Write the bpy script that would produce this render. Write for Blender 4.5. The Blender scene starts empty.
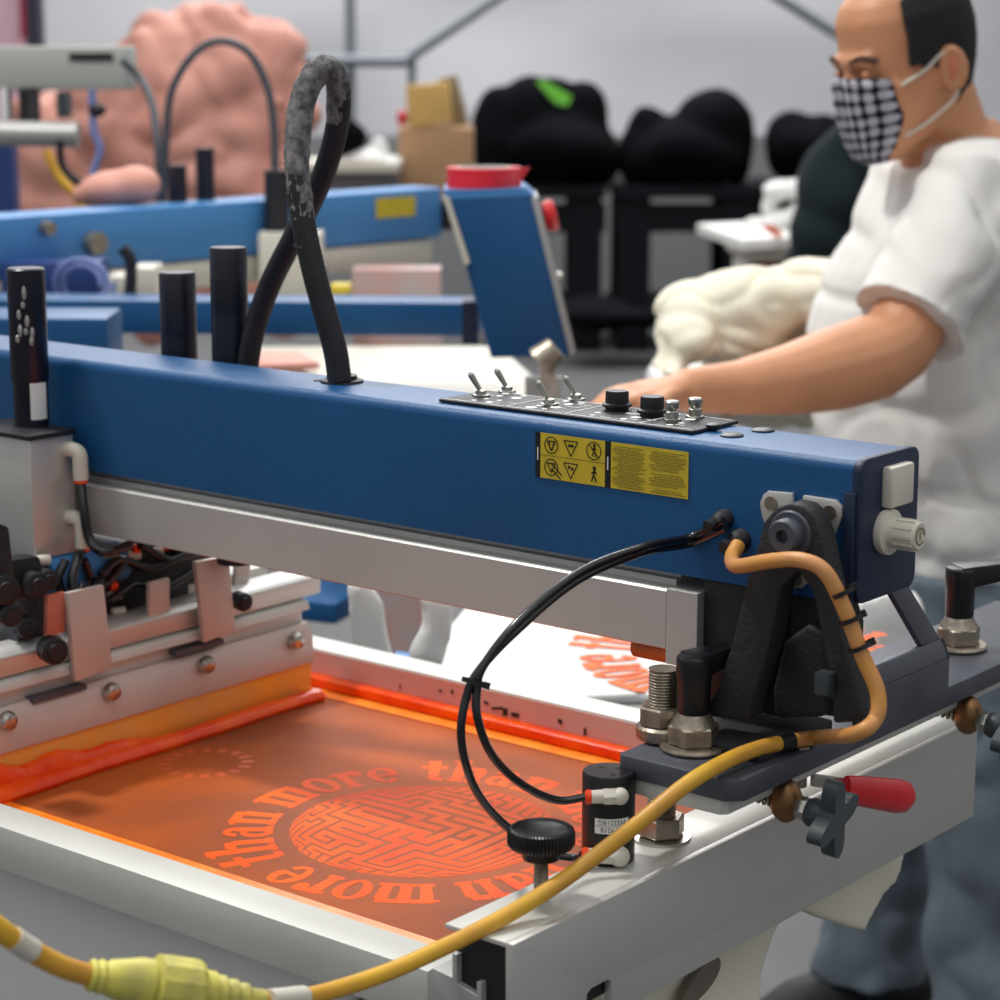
import bpy, bmesh, math, random
from mathutils import noise
from mathutils import Vector as V, Matrix, Euler
random.seed(7)
C = bpy.context.scene.collection
PI = math.pi
# ------------------------------------------------------------------ camera model (f in px for a 1000 px frame)
F = 2222.0; TH = math.radians(39.2); PT = math.radians(11.35)
HF = V((-math.sin(TH), math.cos(TH), 0)); RT = V((math.cos(TH), math.sin(TH), 0)); UP = V((0, 0, 1))
FW = HF*math.cos(PT) - UP*math.sin(PT); CU = HF*math.sin(PT) + UP*math.cos(PT)
CP = V((0, 0, 1.45))
def ray(x, y): return FW + RT*((x-500)/F) - CU*((y-500)/F)
def onp(x, y, ax, v):
    d = ray(x, y); return CP + d*((v-CP[ax])/d[ax])
def at(x, y, d): return CP + ray(x, y)*d
# ------------------------------------------------------------------ materials
MATS = {}
def mat(name, col, rough=.5, metal=0., bump=0., bscale=60., var=0., vscale=8., col2=None, spec=.5, coat=0., sss=0., trans=0.):
    m = bpy.data.materials.new(name); m.use_nodes = True; nt = m.node_tree; b = nt.nodes['Principled BSDF']
    c = tuple(((x/255)/12.92 if x/255 <= .04045 else ((x/255+.055)/1.055)**2.4) for x in col)
    b.inputs['Base Color'].default_value = (*c, 1); b.inputs['Roughness'].default_value = rough
    b.inputs['Metallic'].default_value = metal; b.inputs['Specular IOR Level'].default_value = spec
    b.inputs['Coat Weight'].default_value = coat
    b.inputs['Coat Roughness'].default_value = .1
    if sss: b.inputs['Subsurface Weight'].default_value = sss; b.inputs['Subsurface Radius'].default_value = (.01, .004, .002)
    tc = nt.nodes.new('ShaderNodeTexCoord')
    if var or col2:
        n = nt.nodes.new('ShaderNodeTexNoise'); n.inputs['Scale'].default_value = vscale; n.inputs['Detail'].default_value = 5
        nt.links.new(tc.outputs['Object'], n.inputs['Vector'])
        r = nt.nodes.new('ShaderNodeValToRGB'); r.color_ramp.elements[0].position = .35; r.color_ramp.elements[1].position = .65
        if col2:
            c2 = tuple(((x/255)/12.92 if x/255 <= .04045 else ((x/255+.055)/1.055)**2.4) for x in col2)
        else: c2 = tuple(min(1, x*(1+var)) for x in c)
        c1 = c if col2 else tuple(x*(1-var) for x in c)
        r.color_ramp.elements[0].color = (*c1, 1); r.color_ramp.elements[1].color = (*c2, 1)
        nt.links.new(n.outputs['Fac'], r.inputs['Fac']); nt.links.new(r.outputs['Color'], b.inputs['Base Color'])
    if bump:
        n = nt.nodes.new('ShaderNodeTexNoise'); n.inputs['Scale'].default_value = bscale; n.inputs['Detail'].default_value = 4
        nt.links.new(tc.outputs['Object'], n.inputs['Vector'])
        k = nt.nodes.new('ShaderNodeBump'); k.inputs['Strength'].default_value = bump; k.inputs['Distance'].default_value = .002
        nt.links.new(n.outputs['Fac'], k.inputs['Height']); nt.links.new(k.outputs['Normal'], b.inputs['Normal'])
    MATS[name] = m; return m
M = MATS
mat('blue_paint', (24, 80, 130), .38, bump=.2, bscale=700, var=.10, vscale=5, spec=.35)
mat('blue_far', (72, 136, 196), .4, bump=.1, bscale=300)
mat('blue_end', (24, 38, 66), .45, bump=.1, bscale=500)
mat('alu', (205, 204, 200), .42, .55, bump=.06, bscale=180, var=.05, vscale=6)
mat('alu_pale', (210, 210, 204), .5, .25, bump=.05, bscale=120, var=.05, vscale=9)
mat('alu_pink', (206, 192, 184), .5, .3, bump=.05, bscale=120, var=.05, vscale=9)
mat('steel', (190, 188, 180), .28, .95, bump=.08, bscale=200, var=.12, vscale=60)
mat('dirty_steel', (160, 150, 135), .38, .85, bump=.25, bscale=250, var=.25, vscale=70)
mat('brass', (140, 105, 70), .4, .85, var=.2, vscale=60)
mat('black_metal', (34, 34, 38), .5, .2, bump=.15, bscale=300, var=.2, vscale=30)
mat('plate', (82, 85, 95), .45, .35, bump=.12, bscale=300, var=.14, vscale=18)
mat('cast', (38, 38, 42), .62, .1, bump=.5, bscale=260, var=.15, vscale=30)
mat('black_plastic', (22, 22, 26), .35, bump=.05, bscale=200)
mat('grey_plastic', (60, 68, 72), .4, bump=.08, bscale=200)
mat('rubber', (24, 25, 32), .6, bump=.2, bscale=400, var=.3, vscale=60)
mat('rod', (26, 28, 42), .33, .1, bump=.1, bscale=90, var=.3, vscale=40)
mat('lint', (150, 148, 146), .95, bump=.9, bscale=900, col2=(84, 84, 90), vscale=120)
mat('white', (235, 235, 232), .6)
mat('ivory', (214, 210, 196), .45, bump=.05)
mat('black_tube', (20, 20, 26), .22, spec=.7)
mat('yellow_cable', (226, 176, 48), .42, bump=.15, bscale=90, col2=(208, 150, 60), vscale=22)
mat('orange_cable', (218, 152, 62), .42, bump=.15, bscale=90, col2=(206, 146, 92), vscale=22)
mat('yellow_plug', (214, 206, 92), .5, bump=.3, bscale=120, col2=(168, 160, 90), vscale=45)
mat('label_yellow', (206, 184, 48), .45, var=.06, vscale=40)
mat('ink_dark', (40, 38, 20), .6)
mat('ink_line', (120, 105, 40), .6)
mat('red', (205, 24, 34), .3, coat=.4, var=.1, vscale=30)
mat('red_tape', (224, 40, 58), .4, var=.05)
mat('orange_tip', (240, 70, 20), .4)
mat('print_orange', (248, 108, 34), .5, col2=(232, 76, 20), vscale=9, spec=.06)
mat('shirt_print', (250, 120, 70), .8)
mat('emulsion', (194, 94, 38), .5, col2=(144, 78, 50), vscale=4.5, spec=.06)
mat('tape_orange', (255, 120, 10), .35, col2=(255, 150, 40), vscale=30)
mat('ink_red', (255, 98, 10), .2, bump=.9, bscale=110, spec=.35, coat=.12, col2=(236, 62, 8), vscale=26)
mat('blade', (255, 172, 60), .25, bump=.2, bscale=30, col2=(240, 176, 92), vscale=14, coat=.6)
mat('frame_inside', (222, 170, 160), .4, .2, col2=(206, 192, 190), vscale=9)
mat('frame_side', (172, 172, 170), .42, .35, bump=.04, var=.04, vscale=5)
mat('cloth_white', (226, 226, 224), .9, bump=.5, bscale=30)
mat('cloth_cream', (230, 226, 206), .95, bump=.6, bscale=24)
mat('cloth_black', (7, 9, 13), .95, spec=.1, bump=.6, bscale=10)
mat('cloth_green', (10, 28, 32), .95, bump=.6, bscale=10)
mat('black_table', (13, 15, 22), .7, spec=.2)
mat('pink', (222, 160, 144), .6, bump=1., bscale=9, col2=(204, 140, 124), vscale=5)
mat('tent', (196, 196, 200), .8, bump=.9, bscale=1.3, var=.05, vscale=.6)
mat('floor', (86, 86, 88), .55, bump=.1, bscale=4, var=.12, vscale=1.2)
mat('tube_grey', (120, 126, 132), .5, .4)
mat('cardboard', (176, 140, 104), .85, var=.06, vscale=6)
mat('cardboard_tan', (206, 168, 100), .85, var=.06, vscale=6)
mat('beige_beam', (176, 178, 172), .6)
mat('gap_grey', (126, 128, 130), .9, bump=.3, bscale=10)
mat('skin', (206, 146, 108), .5, sss=.08, var=.07, vscale=10)
mat('skin_red', (206, 118, 96), .5, sss=.08)
mat('brow', (84, 58, 46), .8)
mat('hair', (26, 24, 26), .8, bump=1., bscale=300)
mat('jeans', (102, 114, 124), .9, bump=.8, bscale=26, var=.16, vscale=9)
mat('tshirt', (226, 224, 220), .9, bump=.35, bscale=18)
mat('shoe', (20, 21, 26), .6)
# houndstooth mask cloth
m = mat('mask', (30, 32, 62), .9)
nt = m.node_tree; b = nt.nodes['Principled BSDF']; uv = nt.nodes.new('ShaderNodeUVMap')
ck = nt.nodes.new('ShaderNodeTexVoronoi'); ck.inputs['Scale'].default_value = 9.5; ck.inputs['Randomness'].default_value = .12
rp = nt.nodes.new('ShaderNodeValToRGB'); rp.color_ramp.elements[0].position = .36; rp.color_ramp.elements[1].position = .46
rp.color_ramp.elements[0].color = (.74, .76, .84, 1); rp.color_ramp.elements[1].color = (.012, .014, .05, 1)
nt.links.new(uv.outputs['UV'], ck.inputs['Vector']); nt.links.new(ck.outputs['Distance'], rp.inputs['Fac']); nt.links.new(rp.outputs['Color'], b.inputs['Base Color'])

# ------------------------------------------------------------------ mesh builder
def basis(ax):
    ax = V(ax).normalized(); t = V((0, 0, 1)) if abs(ax.z) < .9 else V((1, 0, 0))
    u = ax.cross(t).normalized(); return u, ax.cross(u).normalized(), ax
class B:
    def __init__(s): s.bm = bmesh.new()
    def poly(s, vs, mi=0):
        f = s.bm.faces.new([s.bm.verts.new(v) for v in vs]); f.material_index = mi; return f
    def hexa(s, c):   # 8 corners: bottom 4, top 4
        v = [s.bm.verts.new(p) for p in c]
        for q in ((3,2,1,0), (4,5,6,7), (0,1,5,4), (1,2,6,5), (2,3,7,6), (3,0,4,7)): s.bm.faces.new([v[i] for i in q])
        return s
    def box(s, x0, x1, y0, y1, z0, z1):
        return s.hexa([(x0,y0,z0),(x1,y0,z0),(x1,y1,z0),(x0,y1,z0),(x0,y0,z1),(x1,y0,z1),(x1,y1,z1),(x0,y1,z1)])
    def obox(s, c, ax, ay, az, sx, sy, sz):   # centred box on three axes with full sizes
        c = V(c); ax = V(ax).normalized()*sx/2; ay = V(ay).normalized()*sy/2; az = V(az).normalized()*sz/2
        return s.hexa([c-ax-ay-az, c+ax-ay-az, c+ax+ay-az, c-ax+ay-az, c-ax-ay+az, c+ax-ay+az, c+ax+ay+az, c-ax+ay+az])
    def prism(s, pts, ex):   # closed 3-D outline extruded by vector ex
        ex = V(ex); a = [s.bm.verts.new(V(p)) for p in pts]; c = [s.bm.verts.new(V(p)+ex) for p in pts]; n = len(pts)
        s.bm.faces.new(a[::-1]); s.bm.faces.new(c)
        for i in range(n): s.bm.faces.new([a[i], a[(i+1)%n], c[(i+1)%n], c[i]])
        return s
    def rings(s, R, cap=True, closed=True):
        n = len(R[0]); L = [[s.bm.verts.new(p) for p in r] for r in R]
        for i in range(len(L)-1):
            for j in range(n if closed else n-1):
                s.bm.faces.new([L[i][j], L[i][(j+1)%n], L[i+1][(j+1)%n], L[i+1][j]])
        if cap: s.bm.faces.new(L[0][::-1]); s.bm.faces.new(L[-1])
        return s
    def lathe(s, o, ax, prof, n=28, knurl=0, kd=0):   # prof: (radius, height)
        u, w, a = basis(ax); o = V(o); R = []
        for r, h in prof:
            R.append([o + a*h + (u*math.cos(2*PI*i/n)+w*math.sin(2*PI*i/n))*max(1e-5, r - (kd if knurl and i % 2 and r > knurl else 0)) for i in range(n)])
        return s.rings(R)
    def cyl(s, p, q, r, r2=None, n=24):
        p = V(p); q = V(q); return s.lathe(p, q-p, [(r, 0), (r if r2 is None else r2, (q-p).length)], n)
    def hexnut(s, o, ax, r, h, rot=0):
        u, w, a = basis(ax); o = V(o); P = [u*math.cos(rot+PI*i/3)+w*math.sin(rot+PI*i/3) for i in range(6)]
        return s.rings([[o+p*r*.93 for p in P], [o+a*h*.1+p*r for p in P], [o+a*h*.9+p*r for p in P], [o+a*h+p*r*.93 for p in P]])
    def tube(s, pts, r, n=12, rf=None, sub=8):
        P = spline(pts, sub); T = [(P[min(i+1, len(P)-1)]-P[max(i-1, 0)]).normalized() for i in range(len(P))]
        u = basis(T[0])[0]; R = []
        for i, (p, t) in enumerate(zip(P, T)):
            u = (u - t*u.dot(t)).normalized(); w = t.cross(u); rr = rf(i/(len(P)-1)) if rf else r
            R.append([p + (u*math.cos(2*PI*k/n)+w*math.sin(2*PI*k/n))*rr for k in range(n)])
        return s.rings(R)
    def ball(s, c, r, sc=(1, 1, 1), n=20):
        m = Matrix.Translation(V(c)) @ Matrix.Diagonal((*[r*k for k in sc], 1))
        bmesh.ops.create_uvsphere(s.bm, u_segments=n, v_segments=n//2, radius=1, matrix=m); return s
    def thread(s, p, q, r, pitch=.0022):   # a threaded rod
        p = V(p); q = V(q); L = (q-p).length; n = int(L/pitch); pr = []
        for i in range(n): pr += [(r, i*pitch), (r*.9, (i+.5)*pitch)]
        pr.append((r, L)); return s.lathe(p, q-p, pr, 20)
    def build(s, name, m, parent=None, smooth=True, bevel=0, seg=2, ang=35, label=None, cat=None, group=None, kind=None, mods=None):
        bm = s.bm; bmesh.ops.recalc_face_normals(bm, faces=bm.faces)
        if bevel:
            es = [e for e in bm.edges if len(e.link_faces) == 2 and e.calc_face_angle(0) > math.radians(40)]
            bmesh.ops.bevel(bm, geom=es, offset=bevel, segments=seg, affect='EDGES', profile=.5, clamp_overlap=True)
        me = bpy.data.meshes.new(name); xs = [v.co for v in bm.verts]
        o0 = V(((min(v.x for v in xs)+max(v.x for v in xs))/2, (min(v.y for v in xs)+max(v.y for v in xs))/2, min(v.z for v in xs)))
        bmesh.ops.translate(bm, verts=bm.verts, vec=-o0); bm.to_mesh(me); bm.free()
        for mm in (m if isinstance(m, (list, tuple)) else [m]): me.materials.append(M[mm])
        if smooth:
            me.polygons.foreach_set('use_smooth', [True]*len(me.polygons)); me.set_sharp_from_angle(angle=math.radians(ang))
        o = bpy.data.objects.new(name, me); C.objects.link(o); o.location = o0
        if parent:
            o.parent = parent; o.matrix_parent_inverse = WORLD(parent).inverted()
        if label: o['label'] = label
        if cat: o['category'] = cat
        if group: o['group'] = group
        if kind: o['kind'] = kind
        return o
def WORLD(o):
    m = Matrix.Translation(o.location) @ o.rotation_euler.to_matrix().to_4x4()
    return (WORLD(o.parent) @ o.matrix_parent_inverse @ m) if o.parent else m
def spline(pts, sub=8):
    P = [V(p) for p in pts]
    if sub <= 1 or len(P) < 3: return P
    Q = [P[0]*2-P[1]] + P + [P[-1]*2-P[-2]]; out = []
    for i in range(1, len(Q)-2):
        a, b_, c, d = Q[i-1:i+3]
        for k in range(sub):
            t = k/sub
            out.append(.5*((2*b_)+(c-a)*t+(2*a-5*b_+4*c-d)*t*t+(3*b_-a-3*c+d)*t**3))
    out.append(P[-1]); return out
def thing(name, label, cat, loc, group=None):
    o = bpy.data.objects.new(name, None); C.objects.link(o); o.location = loc; o.empty_display_size = .05
    o['label'] = label; o['category'] = cat
    if group: o['group'] = group
    return o
def copy_tree(o, off, label=None, group=None):
    def rec(s, p):
        c = s.copy(); C.objects.link(c)
        if p: c.parent = p
        for ch in [k for k in bpy.data.objects if k.parent == s]: rec(ch, c)
        return c
    c = rec(o, None); c.location = V(o.location) + V(off)
    if label: c['label'] = label
    return c
def roundrect(cx, cy, w, h, r, n=5):
    out = []
    for sx, sy, a0 in ((1, 1, 0), (-1, 1, 90), (-1, -1, 180), (1, -1, 270)):
        for k in range(n+1):
            a = math.radians(a0+90*k/n); out.append((cx+sx*(w/2-r)+r*math.cos(a), cy+sy*(h/2-r)+r*math.sin(a)))
    return out

# ================================================================== THE PRINT ARM
AX0, AX1, AY0, AY1, AZ0, AZ1 = -2.35, -.750, 1.305, 1.384, 1.078, 1.1785
arm = thing('print_arm', 'long blue painted print arm carrying warning stickers and a switch panel', 'machine arm', (-1.5, 1.344, AZ0))
r_ = .008; sec = []
for k in range(7):
    a = PI/2*k/6; sec.append((AY0+r_-r_*math.cos(a), AZ1-r_+r_*math.sin(a)))
for k in range(7):
    a = PI/2*k/6; sec.append((AY1-r_+r_*math.sin(a), AZ1-r_+r_*math.cos(a)))
sec += [(AY1, AZ0), (AY0, AZ0)]
B().prism([(AX0, y, z) for y, z in sec], (AX1-AX0-.003, 0, 0)).build('arm_body', 'blue_paint', arm, bevel=0)
# dark end plate with folded side flange
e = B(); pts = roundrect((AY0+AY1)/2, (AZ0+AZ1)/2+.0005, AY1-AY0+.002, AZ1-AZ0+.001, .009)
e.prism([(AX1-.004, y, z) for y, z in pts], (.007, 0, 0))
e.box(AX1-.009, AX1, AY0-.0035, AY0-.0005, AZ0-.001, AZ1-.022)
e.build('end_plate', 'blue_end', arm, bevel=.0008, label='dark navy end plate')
p = onp(893, 484, 0, AX1+.003)
B().obox(p+V((.004, 0, 0)), (1, 0, 0), (0, 1, 0), UP, .009, .031, .029).build('rocker_switch', 'ivory', arm, bevel=.002, label='square ivory rocker switch')
p = onp(884, 531, 0, AX1+.003)
g = B(); g.lathe(p, (1, 0, 0), [(.0155, 0), (.0165, .002), (.016, .006), (.010, .007), (.0105, .009), (.0105, .026), (.009, .028), (.0, .0275)], 32)
for k in range(10):
    a = 2*PI*k/10; g.obox(p+V((.019, .0104*math.cos(a), .0104*math.sin(a))), (1, 0, 0), (0, -math.sin(a), math.cos(a)), (0, math.cos(a), math.sin(a)), .014, .0022, .0016)
rk = g.build('rotary_knob', 'ivory', arm, bevel=0, label='ivory ribbed rotary valve knob')
g = B(); q = p+V((.0282, 0, 0))
for i in range(14):
    a0 = 2*PI*i/16; a1 = 2*PI*(i+1)/16
    g.prism([q+V((0, .0062*math.cos(a0), .0062*math.sin(a0))), q+V((0, .0062*math.cos(a1), .0062*math.sin(a1))), q+V((0, .0053*math.cos(a1), .0053*math.sin(a1))), q+V((0, .0053*math.cos(a0), .0053*math.sin(a0)))], (.0003, 0, 0))
g.box(q.x, q.x+.0003, q.y-.0004, q.y+.0004, q.z-.003, q.z+.003)
g.build('dial_marking', 'ink_line', rk, smooth=False)
# aluminium slide rail under the arm
B().prism([(-2.35, y, z) for y, z in ((AY0-.002, 1.0205), (AY0-.003, 1.0215), (AY0-.003, 1.0645), (AY0-.0015, 1.066), (AY0+.010, 1.0665), (AY0+.010, 1.071), (AY0+.016, 1.0715), (AY0+.016, 1.078), (AY1-.01, 1.078), (AY1-.01, 1.0205))], (2.35-.905, 0, 0)).build('slide_rail', 'alu', arm, ang=12, label='bare aluminium rail under the blue arm')
g = B(); g.box(-.9045, -.877, AY0-.0035, AY1-.012, 1.010, 1.067); g.build('rail_end_bracket', 'alu', arm, bevel=.0006, ang=12)
B().box(-.877, -.805, AY0+.004, AY1-.004, .985, 1.0775).build('rail_end_block', 'black_metal', arm, bevel=.002)
g = B(); a = onp(650, 648, 1, 1.315); g.cyl(a+V((-.012, 0, 0)), a+V((.022, 0, 0)), .0085); mat('rust', (196, 90, 36), .5, var=.2, vscale=60); g.build('damper', 'rust', arm, label='small orange rubber damper under the rail end')
# control panel
PZ = AZ1+.0008; px0, px1, py0, py1 = -1.141, -.898, 1.322, 1.379
pan = B().box(px0, px1, py0, py1+.004, PZ-.0004, PZ+.0022).build('control_panel', 'black_metal', arm, bevel=.0005, label='black control panel plate')
g = B(); zt = PZ+.0024
def plate_mark(x, y, w, h): g.box(x-w/2, x+w/2, y-h/2, y+h/2, zt, zt+.0002)
for x in (-1.075, -1.018, -.948): plate_mark(x, 1.352, .0012, .054)
for y in (1.3255, 1.380): plate_mark(-1.0195, y, .236, .0012)
for x in (-1.113, -1.095, -1.058, -1.041, -.998, -.968, -.928):
    for y in (1.334, 1.346, 1.364, 1.376):
        g.lathe((x+random.uniform(-.004, .004), y, zt), (0, 0, 1), [(random.uniform(.002, .005), 0), (.001, .0002)], 14)
for k in range(16): plate_mark(random.uniform(-1.13, -.91), random.uniform(1.330, 1.374), random.uniform(.006, .014), .0012)
g.build('panel_print', 'white', pan, smooth=False, label='worn white symbols on the panel')
def toggle(x, y, tilt):
    g = B(); o = V((x, y, PZ+.002)); g.hexnut(o, UP, .0075, .002); g.lathe(o+V((0, 0, .002)), UP, [(.0045, 0), (.0045, .003), (.002, .004)], 16)
    d = V((tilt[0], tilt[1], 1)).normalized(); g.lathe(o+V((0, 0, .004)), d, [(.0017, 0), (.0026, .013), (.0026, .016), (.001, .018)], 14)
    return g.build('toggle_switch', 'steel', pan)
for px_, py_ in ((481, 399), (507, 395), (549, 408), (576, 403)):
    q = onp(px_, py_, 2, PZ); toggle(q.x, q.y, (-.46, -.38))
for px_, py_ in ((617, 410), (652, 416)):
    q = onp(px_, py_, 2, PZ+.002); g = B(); g.lathe(q, UP, [(.009, 0), (.009, .002), (.0115, .003), (.0115, .005), (.0092, .006), (.0090, .014), (.0082, .0152), (.0, .0152)], 36, knurl=.0087, kd=.0005)
    g.build('panel_knob', 'black_plastic', pan)
for px_, py_ in ((672, 421), (695, 418)):
    q = onp(px_, py_, 2, PZ+.002); g = B(); g.hexnut(q, UP, .0072, .002); g.lathe(q+V((0, 0, .002)), UP, [(.005, 0), (.005, .005), (.0038, .006), (.0055, .009), (.0055, .0125), (.0045, .0135), (0, .0135)], 24)
    g.build('push_button', 'steel', pan)
q = onp(714, 427, 2, PZ+.002); B().lathe(q, UP, [(.006, 0), (.006, .002), (.004, .003), (0, .003)], 20).build('indicator_plug', 'black_plastic', pan)
for px_, py_ in ((732, 436), (763, 431)):
    q = onp(px_, py_, 2, AZ1); B().lathe(q, UP, [(.0085, 0), (.0085, .001), (.006, .0022), (0, .0022)], 24).build('hole_plug', 'black_plastic', arm)
# stickers on the near face
YF = AY0-.0004
def sticker(name, x0, x1, z0, z1, m, lab=None): return B().box(x0, x1, YF-.0003, YF, z0, z1).build(name, m, arm, smooth=False, label=lab)
XL = [onp(px_, 460, 1, AY0).x for px_ in (536, 541, 605.5, 611.5, 689)]; ZL = (onp(606, 441, 1, AY0).z, onp(606, 487, 1, AY0).z); DXL = XL[1]+1.0205; DZL = ZL[1]-1.1355
sticker('label_border', XL[0], XL[1], ZL[1], ZL[0], 'black_plastic'); sticker('label_border', XL[2], XL[3], ZL[1], ZL[0], 'black_plastic')
w1 = sticker('warning_label', XL[1], XL[2], ZL[1], ZL[0], 'label_yellow', 'yellow sticker with six warning pictograms')
w2 = sticker('instruction_label', XL[3], XL[4], ZL[1], ZL[0], 'label_yellow', 'yellow sticker with two columns of tiny text')
YS = YF-.0005
def seg2(g, x0, z0, x1, z1, w=.0007):
    x0 += DXL; x1 += DXL; z0 += DZL; z1 += DZL
    d = V((x1-x0, 0, z1-z0)); n = V((-d.z, 0, d.x)).normalized()*w/2; a = V((x0, YS, z0)); b_ = V((x1, YS, z1))
    g.prism([a-n, b_-n, b_+n, a+n], (0, -.0001, 0))
def ringm(g, cx, cz, r, w=.0008, n=22):
    for i in range(n):
        a0 = 2*PI*i/n; a1 = 2*PI*(i+1)/n; seg2(g, cx+r*math.cos(a0), cz+r*math.sin(a0), cx+r*math.cos(a1), cz+r*math.sin(a1), w)
def tri(g, cx, cz, r):
    P = [(cx-r, cz+r*.75), (cx+r, cz+r*.75), (cx, cz-r)]
    for i in range(3): seg2(g, *P[i], *P[(i+1)%3], .0009)
def man2(g, cx, cz, s):
    ringm(g, cx+.1*s, cz+.85*s, .16*s, .3*s, 8)
    for a in ((.1, .6, 0, -.1), (0, -.1, -.35, -.9), (0, -.1, .3, -.45), (.3, -.45, .35, -.95), (.1, .5, -.35, .1), (.1, .5, .45, .15)): seg2(g, cx+a[0]*s, cz+a[1]*s, cx+a[2]*s, cz+a[3]*s, .22*s)
g = B(); ca, cb, cc = -1.0100, -.9915, -.9700; r1, r2 = 1.1615, 1.1445
ringm(g, ca, r1, .0062); tri(g, ca, r1, .004); seg2(g, ca-.002, r1+.003, ca-.001, r1-.004); seg2(g, ca+.002, r1+.003, ca+.001, r1-.004)
tri(g, cb, r1, .0066); g.obox((cb+DXL, YS, r1+.0015+DZL), (1, 0, 0), (0, 1, 0), UP, .005, .0002, .002)
ringm(g, cc, r1, .0066); man2(g, cc, r1, .0048); seg2(g, cc-.0045, r1+.0045, cc+.0045, r1-.0045)
ringm(g, ca, r2, .0062); tri(g, ca, r2, .004); seg2(g, ca, r2+.003, ca+.010, r2-.005, .001); seg2(g, ca, r2-.001, ca+.009, r2-.008, .001)
tri(g, cb, r2, .0066); g.obox((cb-.0015+DXL, YS, r2+.002+DZL), (1, 0, 0), (0, 1, 0), UP, .0022, .0002, .0022); g.obox((cb+.0015+DXL, YS, r2+.001+DZL), (1, 0, 0), (0, 1, 0), UP, .0022, .0002, .0022)
man2(g, cc, r2-.001, .0058); seg2(g, -1.0205, 1.1533, -.959, 1.1533, .0003)
g.build('pictogram', 'ink_dark', w1, smooth=False, label='black pictograms in circles and triangles')
g = B()
for col, (xa, xb) in enumerate(((-.9525, -.9225), (-.9195, -.8875))):
    z = 1.1672
    while z > 1.1375:
        if not (col == 1 and 1.1515 < z < 1.153) and random.random() > .06:
            x = xa + random.choice((0, 0, .002, .005)); xe = xb - random.choice((0, .001, .003, .006))
            while x < xe:
                w = min(random.uniform(.0012, .004), xe-x)
                if w > .0005: seg2(g, x, z, x+w, z, .00065)
                x += w+.0006
        z -= .00165
g.build('printed_text', 'ink_line', w2, smooth=False)
g = B()
for x in ((XL[0]+XL[1])/2, (XL[2]+XL[3])/2):
    g.box(x-.0005, x+.0005, YS-.0001, YS, 1.148, 1.158)
g.build('label_border_text', 'white', w1, smooth=False)
# pivot lugs (stainless ears) on the near face
def lug(cx, cz, pts, name='pivot_lug'):
    g = B(); g.prism([(x, AY0-.001, z) for x, z in pts], (0, -.004, 0)); o = g.build(name, 'alu', arm, bevel=.0012, label='stainless pivot lug')
    B().lathe((cx, AY0-.005, cz), (0, -1, 0), [(.0052, 0), (.005, .0012), (.0, .0012)], 20).build('rivet', 'dirty_steel', o)
def L(px_, py_): q = onp(px_, py_, 1, AY0-.004); return (q.x, q.z)
lug(*L(772, 503), [L(*q) for q in ((763, 495), (768, 491), (793, 493), (793, 530), (770, 540), (762, 515), (760, 503))])
lug(*L(831, 512), [L(*q) for q in ((803, 495), (836, 500), (842, 507), (842, 516), (832, 540), (815, 535), (802, 515))])
lug(*L(797, 578), [L(*q) for q in ((784, 566), (811, 568), (810, 580), (802, 588), (792, 588), (785, 580))])
for px_, py_, r in ((725, 519, .0075), (741, 540, .0085)):
    q = onp(px_, py_, 1, AY0); B().lathe(q, (-.2, -1, -.2), [(r, -.004), (r, .004), (r*.8, .008), (r*.6, .010), (r*.6, .018), (0, .018)], 20).build('cable_gland', 'rubber', arm)
q = onp(342, 382, 2, AZ1); B().lathe(q, UP, [(.0185, 0), (.018, .002), (.013, .003), (.013, .006), (0, .006)], 28).build('hose_flange', 'black_metal', arm)
q = onp(318, 381, 2, AZ1); B().lathe(q, UP, [(.004, 0), (.003, .001), (0, .001)], 12).build('screw', 'black_metal', arm)
# ================================================================== PIVOT BRACKET
br = thing('pivot_bracket', 'dark steel clamp bracket bolted across the front bar below the blue arm end', 'bracket', (-.84, 1.45, .93))
PX0, PX1, PY0, PY1 = -.888, -.786, 1.219, 1.80
def platepoly(z, d=0): return [(PX0+d, PY0+.004, z), (PX0+.004, PY0+d, z), (PX1-.010, PY0+d, z), (PX1-d, PY0+.010, z), (PX1-d, PY1, z), (PX0+d, PY1, z)]
B().prism(platepoly(.9485), (0, 0, .0165)).build('base_plate', 'plate', br, bevel=.0018)
B().prism([(PX0-.001, PY0+.003, .937), (PX1-.016, PY0+.003, .937), (PX1-.012, PY0+.008, .937), (PX1-.012, PY1, .937), (PX0-.001, PY1, .937)], (0, 0, .0112)).build('shim_plate', 'alu_pale', br, bevel=.001, label='pale aluminium shim plate')
# folded arch on the plate, front sheet then sloped sheet with a window
def PF(px_, py_, x): q = onp(px_, py_, 0, x); return q
XA = PX1+.001; ya, yb = 1.3785, 1.517
g = B(); zf = PF(900, 679, XA).z
g.prism([(XA, ya, .953), (XA, yb, .950), (XA, yb, zf), (XA, ya, zf)], (-.006, 0, 0))
top = 1.125; sl = -.062/(top-zf)
def S(y, z): return (XA+sl*(z-zf), y, z)
zw = 1.004
g.prism([S(ya, zf), S(yb, zf), S(yb-.004, zw), S(ya, zw)], (-.006, 0, 0))
g.prism([S(1.484, zw), S(yb-.004, zw), S(1.462, 1.125), S(1.438, 1.125)], (-.006, 0, 0))
g.prism([S(ya, zw), S(1.400, zw), S(1.420, 1.095), S(1.398, 1.095)], (-.006, 0, 0))
g.build('arch_sheet', 'plate', br, bevel=.0012, label='folded slate grey arch with an opening')
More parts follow.
